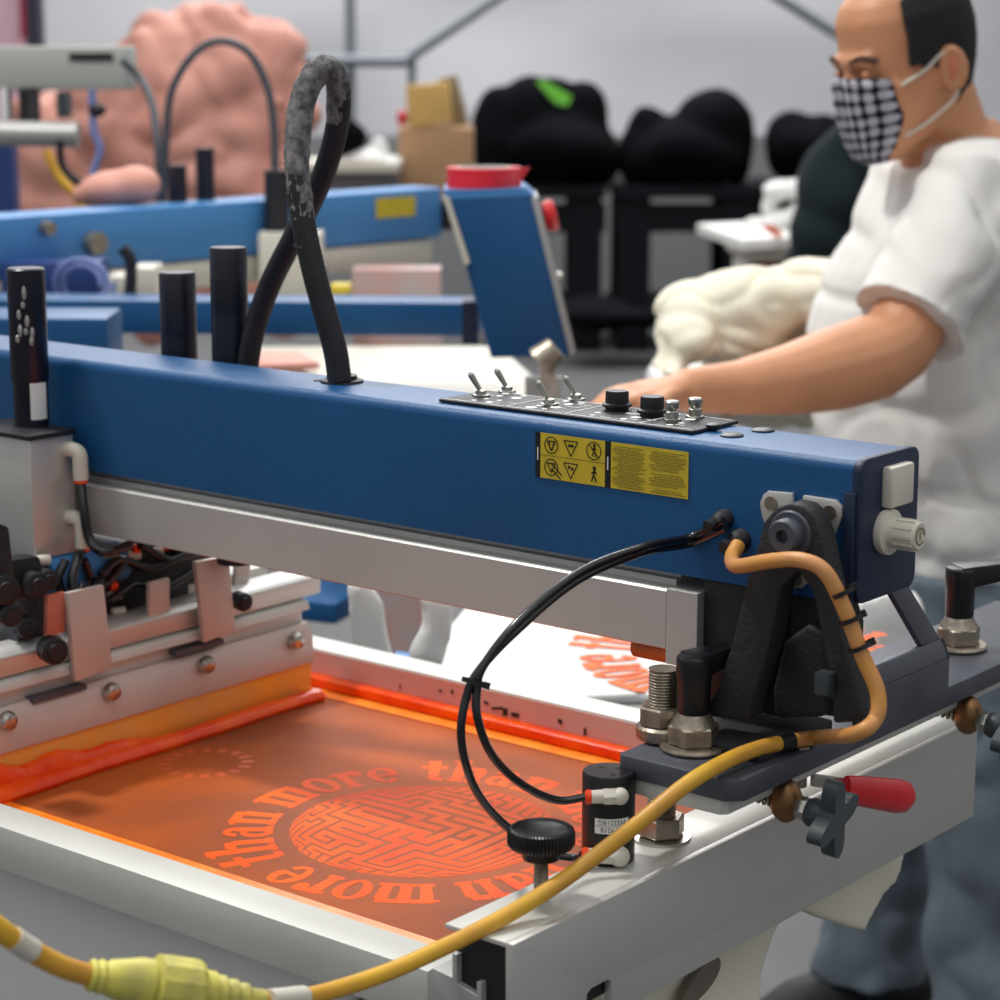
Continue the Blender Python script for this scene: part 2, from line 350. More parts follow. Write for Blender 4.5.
# depth gusset behind arch
B().prism([S(yb-.004, zf), S(yb-.004, zw), (XA-.055, yb-.004, .966), (XA-.02, yb-.004, .966)], (0, .004, 0)).build('gusset', 'black_metal', br)
YC = AY0-.034
def CL(px_, py_): q = onp(px_, py_, 1, YC); return (q.x, YC, q.z)
outer = [(700, 716), (716, 690), (732, 640), (745, 585), (757, 545), (763, 522), (775, 508), (790, 503), (803, 506), (814, 516), (822, 540), (830, 580), (842, 640), (860, 705), (864, 722), (832, 724), (832, 690), (822, 640), (812, 592), (797, 571), (782, 586), (768, 650), (755, 690), (748, 722)]
B().prism([CL(*q) for q in outer], (0, .020, 0)).build('clevis', 'cast', br, bevel=.003, label='cast black A-shaped pivot support')
g = B()
for pts in ([(704, 596), (760, 596), (800, 592), (814, 640), (812, 732), (715, 722)], [(748, 700), (760, 650), (785, 632), (800, 640), (806, 690), (800, 728), (750, 728)], [(800, 676), (812, 682), (822, 676), (826, 690), (824, 716), (800, 712)]):
    g.prism([V(CL(*q))+V((0, .030 if len(pts) != 6 or pts[0][0] != 704 else .040, 0)) for q in pts], (0, .03, 0))
g.build('casting_and_backing', 'cast', br, bevel=.006, seg=3)  # first outline is a dark backing added to fill the gap between clevis legs
B().box(-.885, -.795, 1.262, 1.36, .965, .975).build('casting_foot', 'cast', br, bevel=.003)
q = V(CL(791, 534)); g = B(); g.lathe(q+V((0, .002, 0)), (0, -1, 0), [(.0165, 0), (.0165, .003), (.0155, .004), (.0118, .004), (.0118, .012), (.0105, .014), (.0048, .014), (.0048, .008), (0, .008)], 30)
g.build('pivot_bolt', 'plate', br, label='large socket head pivot bolt')
q = V(CL(828, 676))+V((0, -.004, -.004)); g = B(); g.obox(q, (1, 0, 0), (0, 1, 0), UP, .011, .01, .016); g.build('set_block', 'grey_plastic', br, bevel=.001)
q = onp(802, 748, 2, .9655); B().lathe(q, UP, [(.0055, 0), (.0055, .0015), (.003, .0022), (0, .0015)], 18).build('plate_screw', 'steel', br)
# clamp levers
def lever(bx, by, z, d, name_label, arm_len, k=1.0):
    t = thing('clamp_lever', name_label, 'lever', (bx, by, z)); o = V((bx, by, z))
    g = B(); g.lathe(o, UP, [(.0235, 0), (.0240, .0015), (.0230, .0035), (.014, .004), (0, .004)], 34); g.build('washer', 'dirty_steel', t)
    g = B(); g.hexnut(o+V((0, 0, .004)), UP, .0185, .014, .3); g.lathe(o+V((0, 0, .0175)), UP, [(.0165, 0), (.0115, .009), (.0, .009)], 28); g.build('hex_nut', 'dirty_steel', t, label='heat-tinted steel hex nut')
    g = B(); g.lathe(o+V((0, 0, .024)), UP, [(.0100, 0), (.0118, .004), (.0122, .026), (.0130, .030), (.0130, .043), (.011, .045), (0, .045)], 26)
    d = V((d[0], d[1], 0)).normalized(); s_ = UP.cross(d); c0 = o+V((0, 0, .061))
    g.hexa([c0-s_*.012-UP*.010-d*.004, c0+d*arm_len-s_*.007-UP*.000, c0+d*arm_len+s_*.007-UP*.000, c0+s_*.012-UP*.010-d*.004, c0-s_*.012+UP*.009-d*.004, c0+d*arm_len-s_*.007+UP*.011, c0+d*arm_len+s_*.007+UP*.011, c0+s_*.012+UP*.009-d*.004])
    g.build('handle', 'black_plastic', t, bevel=.002)
    return t
q = onp(693, 748, 2, .966)
lever(q.x, q.y, .966, (.25, .8), 'black clamp lever on a steel nut at the left end of the bracket plate', .034)
q = onp(958, 647, 2, .966)
lever(q.x, q.y, .966, (.50, .75), 'black clamp lever on a steel nut right of the blue arm end', .075)
# adjusting bolt standing on the front bar behind the plate corner
SX, SY = -.9045, 1.283
q = onp(661, 838, 2, .890); SX, SY = q.x, q.y
st = thing('threaded_stud', 'upright threaded stud with double hex nuts at the bracket plate left corner', 'bolt', (SX, SY, .89)); o = V((SX, SY, .89))
B().thread(o+V((0, 0, .002)), o+V((0, 0, .128)), .0108).build('stud', 'dirty_steel', st)
B().lathe(o, UP, [(.0215, 0), (.0215, .002), (.010, .003), (0, .003)], 30).build('washer', 'steel', st)
B().hexnut(o+V((0, 0, .003)), UP, .0175, .015, .4).build('lower_nut', 'dirty_steel', st)
B().hexnut(o+V((0, 0, .087)), UP, .0178, .014, .5).build('upper_nut', 'dirty_steel', st)
B().lathe(o+V((0, 0, .077)), UP, [(.0190, 0), (.0195, .002), (.0195, .008), (.0175, .010), (0, .010)], 28).build('collar', 'dirty_steel', st)
# ================================================================== FRONT CROSSBAR (aluminium channel)
cb = thing('front_channel', 'long aluminium channel bar across the front end of the screen', 'metal bar', (-.86, 1.36, .80))
BY0, BY1 = 1.044, 1.680
B().prism([(-.898, BY0, .8865), (-.898, BY0, .890), (-.8471, BY0, .890), (-.8471, BY0, .8865)], (0, BY1-BY0, 0)).build('top_flange', 'alu_pale', cb, bevel=.0005)
n1 = onp(573, 1005, 0, -.8405).y; n2 = onp(612, 968, 0, -.8405).y
web = [(BY0, .890), (BY1, .890), (BY1-.0005, .803), (n2, .803), (n2, .8285), (n2-.004, .8315), (n1+.02, .8315), (n1+.016, .829), (n1+.012, .803), (BY0, .803)]
B().prism([(-.8405, y, z) for y, z in web], (-.0065, 0, 0)).build('front_web', 'alu', cb, bevel=.0006)
g = B(); g.box(-.893, -.8475, BY0+.006, BY1-.01, .818, .8862); g.build('dark_filler', 'black_metal', cb)  # solid black block stands in for the channel's shaded inside
g = B(); y0 = BY0+.001
g.prism([(x, y0, z) for x, z in ((-.915, .851), (-.910, .855), (-.893, .853), (-.893, .870), (-.889, .870), (-.889, .850), (-.872, .846), (-.872, .856), (-.868, .856), (-.868, .80), (-.915, .80))], (0, .05, 0)); g.build('clamp_extrusion', 'frame_side', cb, bevel=.0005)
# knurled knob
q = onp(541, 899, 2, .89); kx, ky = q.x, q.y
kn = thing('knurled_thumbscrew', 'black knurled thumbscrew standing on the left end of the aluminium bar', 'knob', (kx, ky, .89)); o = V((kx, ky, .89))
B().thread(o+V((0, 0, .0)), o+V((0, 0, .030)), .0050, .0012).build('threaded_shank', 'dirty_steel', kn)
g = B(); g.lathe(o+V((0, 0, .0275)), UP, [(.0075, 0), (.0128, .002), (.0128, .010), (.0215, .0105), (.0230, .0130), (.0230, .0195), (.0218, .0225), (.0195, .0235), (.0180, .0215), (.0100, .0195), (0, .0195)], 110, knurl=.0216, kd=.0012)
g.build('knob_head', 'black_plastic', kn, ang=25)
# black pneumatic cylinder
q = onp(608, 858, 2, .89); cx_, cy_ = q.x, q.y
cy = thing('clamp_cylinder', 'small round black air cylinder standing on the aluminium bar', 'cylinder', (cx_, cy_, .89)); o = V((cx_, cy_, .89))
B().lathe(o, UP, [(.0182, 0), (.0188, .002), (.0188, .0635), (.0178, .0652), (0, .0652)], 44).build('cylinder_body', 'black_plastic', cy)
g = B()
for dx, dy in ((-.008, .002), (.002, .008), (.008, -.006)): g.lathe(o+V((dx, dy, .0652)), UP, [(.0016, 0), (.0014, .0003), (0, .0003)], 12)
g.build('screw_hole', 'ink_dark', cy)
vd = (V((CP.x, CP.y, 0))-V((o.x, o.y, 0))).normalized(); sd = UP.cross(vd)
def curved_label(z0, z1, a0, a1, r):
    R = []
    for z in (z0, z1): R.append([o+V((0, 0, z))+(vd*math.cos(a)+sd*math.sin(a))*r for a in [math.radians(a0+(a1-a0)*i/16) for i in range(17)]])
    g = B(); L0 = [g.bm.verts.new(p_) for p_ in R[0]]; L1 = [g.bm.verts.new(p_) for p_ in R[1]]
    for i in range(16): g.bm.faces.new([L0[i], L0[i+1], L1[i+1], L1[i]])
    return g
lb = curved_label(.0245, .0355, -30, 48, .01895).build('part_number_label', 'white', cy, label='white printed part number label')
curved_label(.0298, .0301, -29, 47, .01900).build('label_line', 'ink_dark', lb)
def text_mesh(txt, size):
    cu = bpy.data.curves.new('t', 'FONT'); cu.body = txt; cu.size = size; cu.align_x = 'CENTER'; cu.resolution_u = 3
    ob = bpy.data.objects.new('t', cu); C.objects.link(ob); bpy.context.view_layer.update()
    me = bpy.data.meshes.new_from_object(ob.evaluated_get(bpy.context.evaluated_depsgraph_get())); bpy.data.objects.remove(ob); bpy.data.curves.remove(cu); return me
def wrap_text(txt, size, zc, ac, name, parent):
    me = text_mesh(txt, size); g = B(); g.bm.from_mesh(me); bpy.data.meshes.remove(me)
    for v in g.bm.verts:   # upside-down lettering wrapped round the barrel
        a = math.radians(ac) - v.co.x/.019; z = zc - v.co.y
        v.co = o+V((0, 0, z))+(vd*math.cos(-(-a))+sd*math.sin(a))*.01906
    return g.build(name, 'ink_dark', parent, smooth=False)
wrap_text('M32218G', .0050, .0344, 8, 'label_text', lb); wrap_text('MP9218', .0050, .0289, 8, 'label_text', lb)
p = onp(622, 803, 1, o.y-.019); p = o+V((0, 0, .0525))+vd*.018+sd*(.002)
ld = (-RT*.9+vd*.35).normalized()
def fitting(p, d, tip, par):
    g = B(); g.hexnut(p, d, .0062, .010, .2); g.lathe(p+d*.010, d, [(.0048, 0), (.0046, .009), (0, .009)], 20); f_ = g.build('air_fitting', 'ivory', par, bevel=0)
    B().lathe(p+d*.0185, d, [(.0050, 0), (.0052, .003), (.003, .0045), (0, .0045)], 18).build('release_ring', tip, f_, label='orange release ring')
    return p+d*.022
e1 = fitting(o+V((0, 0, .0530))+vd*.020+RT*.006, (-RT*.96+vd*.1).normalized(), 'orange_tip', cy)
e2 = fitting(o+V((0, 0, .0085))+vd*.019+RT*.004, (-RT*.96+vd*.1+UP*.1).normalized(), 'orange_tip', cy)
B().ball(o+V((0, 0, .0530))+vd*.0205+RT*.008, .0062, (1, 1, 1)).build('fitting_elbow', 'ivory', cy)
B().ball(o+V((0, 0, .0085))+vd*.0195+RT*.008, .0075, (1, 1, 1)).build('fitting_elbow', 'ivory', cy)
# air tubes from arm gland to cylinder
G0 = onp(724, 521, 1, AY0-.012)
def tb(pp, r, name, mt, label, cat, group=None, n=12, sub=8): return B().tube(pp, r, n, sub=sub).build(name, mt, label=label, cat=cat, group=group)
tA = [G0, at(690, 537, 1.60), at(640, 548, 1.56), at(580, 572, 1.53), at(520, 620, 1.50), at(484, 665, 1.49), at(477, 690, 1.49), at(478, 720, 1.49), at(492, 755, 1.50), at(520, 783, 1.52), at(556, 800, 1.54), e1]
tB = [G0+V((.002, 0, -.005)), at(688, 544, 1.605), at(640, 553, 1.565), at(575, 582, 1.53), at(512, 635, 1.50), at(478, 672, 1.49), at(467, 695, 1.49), at(461, 730, 1.49), at(466, 765, 1.50), at(480, 797, 1.52), at(505, 825, 1.545), at(540, 850, 1.57), at(575, 858, 1.575), e2]
tb(tA, .0030, 'air_tube', 'black_tube', 'thin black air tube looping to the orange-ringed upper fitting of the black cylinder', 'air tube')
tb(tB, .0030, 'air_tube', 'black_tube', 'thin black air tube passing behind the knurled thumbscrew to the cylinder foot', 'air tube')
def ziptie(p, d, r, label, rx=1.6, off=None):
    d = V(d).normalized(); u = d.cross(ray(500, 500)).normalized(); w = d.cross(u); R = []
    for i in range(20):
        a = 2*PI*i/20; c_ = V(p)+u*math.cos(a)*r*rx+w*math.sin(a)*r; nrm = (u*math.cos(a)+w*math.sin(a)).normalized()
        R.append([c_-d*.0016, c_+d*.0016, c_+d*.0016+nrm*.0010, c_-d*.0016+nrm*.0010])
    R.append(R[0]); g = B(); g.rings(R, cap=False); g.obox(V(p)+u*r*rx*1.15, d, u, w, .0045, .005, .004)
    return g.build('cable_tie', 'black_plastic', label=label, cat='cable tie')
ziptie(at(474, 682, 1.49), V(at(477, 690, 1.49))-V(at(484, 665, 1.49)), .0036, 'black cable tie bundling the two thin air tubes', 2.1)
# yellow cable
YC1 = [onp(738, 545, 1, AY0-.012), onp(732, 558, 1, AY0-.025), onp(738, 566, 1, AY0-.045), onp(770, 561, 1, AY0-.055), onp(800, 560, 1, AY0-.057), onp(825, 572, 1, AY0-.055), onp(845, 610, 1, AY0-.048), onp(862, 655, 1, AY0-.046), onp(877, 690, 1, AY0-.046), onp(876, 718, 1, AY0-.052), onp(855, 734, 1, AY0-.060), onp(820, 737, 2, .974), onp(790, 741, 2, .974)]
YC2 = [onp(788, 741, 2, .974), onp(750, 751, 2, .975), at(715, 767, 1.515), at(683, 787, 1.500), at(645, 818, 1.490), at(600, 853, 1.485), at(550, 889, 1.47), at(500, 919, 1.45), at(440, 949, 1.42), at(380, 975, 1.39), at(310, 996, 1.34), at(250, 1001, 1.29)]
yc = thing('yellow_power_cable', 'yellow cable running from the blue arm across the bracket to the plug below', 'cable', V(YC1[0]))
B().tube(YC1, .0054, 14).build('cable_sleeve', 'orange_cable', yc, label='orange-toned upper length of the cable')
B().tube(YC2, .0056, 14).build('cable_sleeve', 'yellow_cable', yc, label='bright yellow lower length of the cable')
B().tube([V(YC1[-2])*.12+V(YC1[-1])*.88, YC1[-1], YC2[1]*.25+V(YC2[0])*.75], .0062, 16).build('tape_band', 'black_metal', yc, label='dark tape band round the cable')
# plug and socket at lower left
pl = thing('inline_plug', 'grubby yellow moulded plug and socket joint on the yellow cable at lower left', 'plug', at(150, 985, 1.24))
dd = (at(235, 997, 1.27)-at(85, 975, 1.23)).normalized(); q0 = at(88, 975, 1.23); Lp = (at(250, 1001, 1.29)-q0).length
B().lathe(q0, dd, [(.0078, 0), (.0095, .002), (.0080, .004), (.0100, .007), (.0085, .009), (.0105, .013), (.0122, .022), (.0140, .030), (.0140, .036), (0, .036)], 26).build('socket', 'yellow_plug', pl)
B().lathe(q0+dd*.0365, dd, [(.0125, 0), (.0175, .003), (.0180, .010), (.0180, .026), (.0165, .029), (.0125, .030), (0, .030)], 12).build('locking_ring', 'yellow_plug', pl, ang=20, label='faceted bright yellow locking ring')
g = B(); g.lathe(q0+dd*.066, dd, [(.0125, 0), (.0125, .008), (.0095, .0095), (.011, .012), (.011, .0145), (.008, .016), (.0098, .019), (.0098, .022), (.0072, .0235), (.0085, .026), (.0085, .029), (.0065, .031), (.0065, Lp-.066), (0, Lp-.066)], 24); g.build('strain_relief', 'yellow_plug', pl)
B().tube([at(-30, 905, 1.17), at(0, 930, 1.18), at(30, 950, 1.20), at(60, 966, 1.215), q0], .0062, 14).build('yellow_cable', 'yellow_cable', label='short yellow cable entering from the left edge into the plug', cat='cable')
B().tube([at(12, 938, 1.187), at(22, 945, 1.194), at(32, 951, 1.200)], .0068, 16).build('cable_marker', 'ivory', label='white marker sleeve round the yellow cable at lower left', cat='sleeve')
B().tube([at(268, 1001, 1.30), at(286, 999, 1.315), at(303, 997, 1.33)], .0069, 16).build('cable_marker', 'ivory', label='white marker sleeve on the yellow cable just right of the plug', cat='sleeve')
for i, (a, b_, c_) in enumerate((((843, 590), (850, 606), 'topmost'), ((851, 617), (858, 635), 'middle'), ((860, 645), (868, 665), 'lowest'))):
    p = onp(a[0], a[1]+2, 1, AY0-.049); q = onp(b_[0], b_[1], 1, AY0-.047)
    ziptie(p, q-p, .0064, '%s of the three black ties holding the cable to the clevis leg' % c_, 1.15)
# ball-joint adjusters with star knobs under the plate
def adjuster(pb, lab):
    t = thing('star_knob_adjuster', lab, 'adjuster', pb)
    B().cyl(V((pb.x-.012, pb.y, .9372)), pb, .0058, .0050).build('hanger_pin', 'brass', t)
    g = B(); g.ball(pb+V((0, 0, -.004)), .0135, (.9, .85, 1.2)); g.build('joint_body', 'brass', t, label='tarnished brass joint body')
    ax = V((1, .12, -.10)).normalized()
    g = B(); g.tube([pb+V((0, 0, -.004))+(-ax)*.010, pb+(-ax)*.045+V((0, 0, -.002))], .0050, 12)
    sp = []
    for i in range(8*14):
        a = 2*PI*i/14; u, w, _ = basis(ax); sp.append(pb-ax*(.010+.035*i/112)+V((0, 0, -.003))+(u*math.cos(a)+w*math.sin(a))*.0078)
    g.tube(sp, .0011, 6, sub=1); g.build('spring', 'dirty_steel', t)
    B().hexnut(pb+V((0, 0, -.006))+ax*.009, ax, .0085, .009).build('lock_nut', 'steel', t)
    c0 = pb+V((0, 0, -.007))+ax*.017; g = B(); g.lathe(c0, ax, [(.0090, 0), (.0105, .003), (.0105, .012), (.0085, .016), (.007, .018), (0, .018)], 26); 
    u, w, _ = basis(ax); pts = []
    for k in range(60):
        a = 2*PI*k/60; r = .0125+.0190*abs(math.cos(2*a))**2.2; pts.append(c0+ax*.014+(u*math.cos(a+.25)+w*math.sin(a+.25))*r)
    g.prism(pts, ax*.011); g.build('star_handle', 'grey_plastic', t, bevel=0, ang=50, label='four-lobed dark plastic star handle')
    return t
pb = onp(786, 795, 0, -.792)
adjuster(pb, 'brass ball joint with dark four-lobed star knob under the bracket front')
pb2 = onp(968, 710, 0, -.792); adjuster(pb2, 'brass ball joint with star knob at the right edge of the picture')
# red lever
a = onp(845, 789, 0, -.79); b_ = onp(911, 798, 0, -.775); dR = (b_-a).normalized()
g = B(); u = dR.cross(V((1, 0, 0))).normalized(); R = []
for t_, hh, ww in ((0, .0100, .0045), (.1, .0108, .0055), (.5, .0122, .006), (.8, .0130, .0062), (.93, .0118, .0058), (1.0, .007, .0040), (1.03, .002, .001)):
    c_ = a+(b_-a)*t_; R.append([c_+u*math.cos(2*PI*k/20)*hh+V((1, 0, 0))*math.sin(2*PI*k/20)*ww for k in range(20)])
rl = B().obox(a-dR*.012+V((-.006, 0, .003)), dR, V((1, 0, 0)), UP, .035, .004, .010).build('toggle_lever', 'steel', br, bevel=.001)
g.rings(R); g.build('lever_grip', 'red', rl, label='red plastic dipped grip')
_l = a-dR*.030+V((-.018, 0, -.004)); B().cyl(_l, V((_l.x, _l.y, .9372)), .007).build('lever_pivot', 'dirty_steel', br)
# ================================================================== SCREEN FRAME
FX0, FX1, FY0, FY1 = -1.70, -.905, 1.047, 1.630; FZ0, FZ1 = .814, .8505; FWd = .036
fr = thing('printing_screen', 'flat aluminium framed printing screen with orange printed maze design', 'printing screen', (-1.3, 1.34, FZ0))
g = B(); y = FY0

for a_ in (FY0, FY1-FWd): B().box(FX0, FX1, a_, a_+FWd, FZ0, FZ1).build('side_rail', 'alu_pale', fr, bevel=.0012)
for a_ in (FX0, FX1-FWd): B().box(a_, a_+FWd, FY0+FWd, FY1-FWd, FZ0, FZ1).build('end_rail', 'alu_pale', fr, bevel=.0012)
B().box(FX0+FWd, FX1-FWd, FY1-FWd-.0015, FY1-FWd-.0003, FZ0, FZ1-.002).build('rail_reflection', 'frame_inside', fr, smooth=False, label='inner side of the far rail painted with a pink reflection')  # thin pink sheet paints the reflection on the rail's inner side
g = B()
for px_, w in ((440, .004), (497, .014), (505, .006), (470, .003), (515, .010), (486, .006), (452, .003), (400, .002), (560, .005), (585, .003)):
    q = onp(px_, 688+(px_-440)*.24+random.uniform(-4, 5), 1, FY1-FWd-.002); g.obox((q.x, q.y, q.z-.004), (1, 0, random.uniform(-.3, .3)), (0, 1, 0), UP, w, .0004, random.uniform(.002, .008))
g.build('dark_smudge', 'ink_dark', fr, smooth=False)
YN0 = onp(340, 916, 2, .8165).y; ZM = .8155; mx0, mx1, my0, my1 = FX0+FWd, FX1-.01, FY0+FWd, FY1-FWd
sc_ = B().box(mx0, mx1, my0, my1, ZM-.001, ZM).build('mesh_screen', 'emulsion', fr, smooth=False, label='brown-orange coated screen mesh')
g = B(); z0 = ZM+.0003
for x0, x1, y0, y1 in ((mx0, mx1, my0, my0+.013), (mx0, mx1, my1-.038, my1-.020)): B().box(x0, x1, y0, y1, z0, z0+.0006).build('border_tape', 'tape_orange', fr, smooth=False, label='bright orange tape border')
g = B(); g.box(mx0, mx1, my1-.020, my1-.0016, z0, z0+.011); g.build('ink_ridge', 'ink_red', fr, bevel=.003, label='red-orange ink ridge along the far rail')
g = B(); g.box(mx0, mx1, my0+.0005, my0+.006, z0, z0+.003); g.build('ink_ridge', 'ink_red', fr, bevel=.001, label='red-orange ink line along the near rail')
B().box(mx0, mx1, my0+.02, YN0, z0, z0+.0008).build('ink_band', 'ink_red', fr, smooth=False)
B().box(mx0, mx1, YN0, YN0+.010, z0, z0+.0006).build('border_tape', 'tape_orange', fr, smooth=False)

# --- printed art: letters as heavy slab serif strokes, unit x-height = 1
def quadpts(x0, y0, x1, y1): return [(x0, y0), (x1, y0), (x1, y1), (x0, y1)]
def ringseg(cx, cy, rx, ry, tx, ty, a0=0, a1=360, n=22):
    out = []
    for i in range(n):
        b0 = math.radians(a0+(a1-a0)*i/n); b1 = math.radians(a0+(a1-a0)*(i+1)/n)
        out.append([(cx+rx*math.cos(b0), cy+ry*math.sin(b0)), (cx+rx*math.cos(b1), cy+ry*math.sin(b1)), (cx+(rx-tx)*math.cos(b1), cy+(ry-ty)*math.sin(b1)), (cx+(rx-tx)*math.cos(b0), cy+(ry-ty)*math.sin(b0))])
    return out
def stem(x, w, h0, h1, serif=True, top=True):
    o_ = [quadpts(x, h0, x+w, h1)]
    if serif: o_.append(quadpts(x-.10, h0, x+w+.10, h0+.15))
    if top: o_.append([(x-.14, h1-.16), (x+w, h1-.16), (x+w, h1), (x-.14, h1-.06)])
    return o_
GL = {
 'o': (1.0, ringseg(.5, .5, .5, .52, .31, .14)),
 'e': (.95, ringseg(.48, .5, .48, .52, .29, .14, 20, 330)+[quadpts(.2, .42, .9, .56), quadpts(.62, .5, .93, .66)]),
 'm': (1.62, stem(.1, .34, 0, 1)+stem(.66, .34, 0, .8, True, False)+stem(1.22, .34, 0, .8, True, False)+[quadpts(.4, .8, .95, 1.0), quadpts(.95, .8, 1.5, 1.0)]),
 'n': (1.12, stem(.1, .34, 0, 1)+stem(.70, .34, 0, .8, True, False)+[[(.4, .78), (.98, .78), (.9, 1.0), (.5, 1.0)]]),
 'h': (1.12, stem(.1, .34, 0, 1.45)+stem(.70, .34, 0, .8, True, False)+[[(.4, .78), (.98, .78), (.9, 1.0), (.5, 1.0)]]),
 'r': (.86, stem(.1, .34, 0, 1)+[quadpts(.4, .78, .7, 1.0)]+ringseg(.68, .82, .19, .2, .18, .19)),
 't': (.75, [quadpts(.2, .1, .52, 1.35), quadpts(0, .82, .72, 1.0), quadpts(.3, 0, .72, .17)]),
 'a': (1.0, ringseg(.42, .32, .40, .34, .26, .16)+[quadpts(.5, 0, .84, .75), quadpts(.84, 0, .98, .16)]+ringseg(.46, .68, .38, .33, .26, .16, 0, 170)),
 'u': (1.12, stem(.1, .34, .1, 1, False)+stem(.68, .34, 0, 1)+[quadpts(.2, 0, .8, .2)]),
}
def art_ring(g, cx, cy, z, r0, hx, start, sc=1.0, phrases=3):
    for ph in range(phrases):
        ang = math.radians(start - 120*ph)
        seq = 'more than'; tot = sum((GL[c][0] if c != ' ' else .5)+.10 for c in seq)+.5; per = math.radians(120)/tot
        for c in seq:
            if c == ' ': ang -= .6*per; continue
            w, polys = GL[c]
            for kp, P in enumerate(polys):
                pts = []
                for x, y in P:
                    a = ang - x*per; r = r0 + y*hx; pts.append((cx+r*math.cos(a), cy+r*math.sin(a), z+.000008*kp))
                f = g.bm.faces.new([g.bm.verts.new(p_) for p_ in pts])
            ang -= (w+.10)*per
def maze(g, cx, cy, z, R, N=20, seed=3, wall=.34):
    rnd = random.Random(seed); seen = {(0, 0)}; stack = [(N//2, N//2)]; seen = {(N//2, N//2)}; links = []
    while stack:
        x, y = stack[-1]; nb = [(x+a, y+b2) for a, b2 in ((1, 0), (-1, 0), (0, 1), (0, -1)) if 0 <= x+a < N and 0 <= y+b2 < N and (x+a, y+b2) not in seen]
        if not nb: stack.pop(); continue
        dlast = (stack[-1][0]-stack[-2][0], stack[-1][1]-stack[-2][1]) if len(stack) > 1 else None
        n_ = rnd.choice(nb)
        if dlast and rnd.random() < .55:
            s_ = (x+dlast[0], y+dlast[1])
            if s_ in nb: n_ = s_
        seen.add(n_); links.append(((x, y), n_)); stack.append(n_)
    def mp(u, v):
        x = (u/N*2-1); y = (v/N*2-1); r = math.hypot(x, y)
        if r > 1: return None
        k = math.sin(r*PI/2)/r if r > 1e-6 else PI/2
        return (cx+x*k*R, cy+y*k*R, z)
    def rect(u0, v0, u1, v1):
        n = max(1, round((u1-u0))*2, round((v1-v0))*2)
        for i in range(n):
            if u1-u0 > v1-v0: c = [(u0+(u1-u0)*i/n, v0), (u0+(u1-u0)*(i+1)/n, v0), (u0+(u1-u0)*(i+1)/n, v1), (u0+(u1-u0)*i/n, v1)]
            else: c = [(u0, v0+(v1-v0)*i/n), (u1, v0+(v1-v0)*i/n), (u1, v0+(v1-v0)*(i+1)/n), (u0, v0+(v1-v0)*(i+1)/n)]
            P = [mp(*q) for q in c]
            if None in P: continue
            g.bm.faces.new([g.bm.verts.new(p_) for p_ in P])
    h = wall/2
    for x in range(N):
        for y in range(N): rect(x+h, y+h, x+1-h, y+1-h)
    for (a, b2), (c_, d_) in links:
        if a != c_: m_ = max(a, c_); rect(m_-h, b2+h, m_+h, b2+1-h)
        else: m_ = max(b2, d_); rect(a+h, m_-h, a+1-h, m_+h)
ACX, ACY = -1.165, 1.328
za = ZM+.0001
g = B(); art_ring(g, ACX, ACY, za, .126, .041, 195); g.build('printed_lettering', 'print_orange', sc_, smooth=False, label='ring of open lettering reading more than')
g = B(); maze(g, ACX, ACY, za, .112, 24); g.build('printed_maze', 'print_orange', sc_, smooth=False, label='round bulging maze pattern')
g = B()
for k in range(16):
    a = 2*PI*k/16; c_ = V((-1.435+.038*math.cos(a), 1.335+.038*math.sin(a), za)); u = V((math.cos(a), math.sin(a), 0)); w = V((-u.y, u.x, 0)); s_ = .006
    g.bm.faces.new([g.bm.verts.new(c_+p_) for p_ in (-u*s_-w*.004, u*s_-w*.003, u*s_*.6+w*.005, -u*s_+w*.003)])
mat('faint_red', (206, 84, 42), .5); g.build('small_print_ring', 'faint_red', sc_, smooth=False, label='small faint ring of red dots near the squeegee')
# ================================================================== SQUEEGEE
SY0, SY1 = 1.127, 1.552; SX_ = -1.508
sq = thing('squeegee', 'wide squeegee with orange blade and pale aluminium holder resting on the screen', 'squeegee', (-1.51, 1.34, .82))
def profY(pts, name, m, y0=SY0, y1=SY1, par=None, bevel=.0008, label=None): return B().prism([(x, y0, z) for x, z in pts], (0, y1-y0, 0)).build(name, m, par or sq, bevel=bevel, label=label)
profY([(-1.519, .818), (-1.512, .8165), (SX_-.001, .858), (-1.518, .858)], 'blade', 'blade', label='amber rubber blade')
profY([(-1.522, .852), (SX_+.002, .8525), (SX_, .884), (SX_-.006, .892), (-1.530, .892)], 'holder_bar', 'alu_pink')
profY([(-1.530, .890), (SX_-.012, .890), (SX_-.013, .905), (SX_-.001, .906), (SX_-.003, .914), (SX_-.02, .919), (-1.535, .917)], 'holder_lip', 'alu_pale', SY0, SY1-.002)
for px_, py_ in ((6, 720), (110, 691), (205, 664), (294, 640)):
    q = onp(px_, py_, 0, SX_+.002); g = B(); g.lathe(q, (1, 0, -.1), [(.0088, 0), (.0088, .004), (.0068, .008), (.0034, .0095), (0, .0095)], 20); g.build('dome_nut', 'steel', sq)
for px_, py_ in ((60, 694), (200, 648)):
    q = onp(px_, py_, 0, SX_); B().box(q.x-.01, q.x+.0012, q.y-.03, q.y+.03, q.z-.002, q.z+.003).build('slot', 'plate', sq)
def slab(px0, py0, px1, py1, px2, py2, px3, py3, X, th, name, m, par=None, bevel=.001, label=None):
    P = [onp(a, b2, 0, X) for a, b2 in ((px0, py0), (px1, py1), (px2, py2), (px3, py3))]
    return B().prism(P, (-th, 0, 0)).build(name, m, par, bevel=bevel, label=label)
slab(68, 593, 104, 585, 113, 668, 76, 682, SX_+.008, .006, 'hanger_plate', 'alu_pink', sq)
slab(196, 562, 229, 556, 236, 630, 205, 643, SX_+.008, .006, 'hanger_plate', 'alu_pink', sq)
slab(238, 556, 252, 556, 248, 590, 234, 600, -1.535, .006, 'hanger_plate', 'alu_pink', sq)
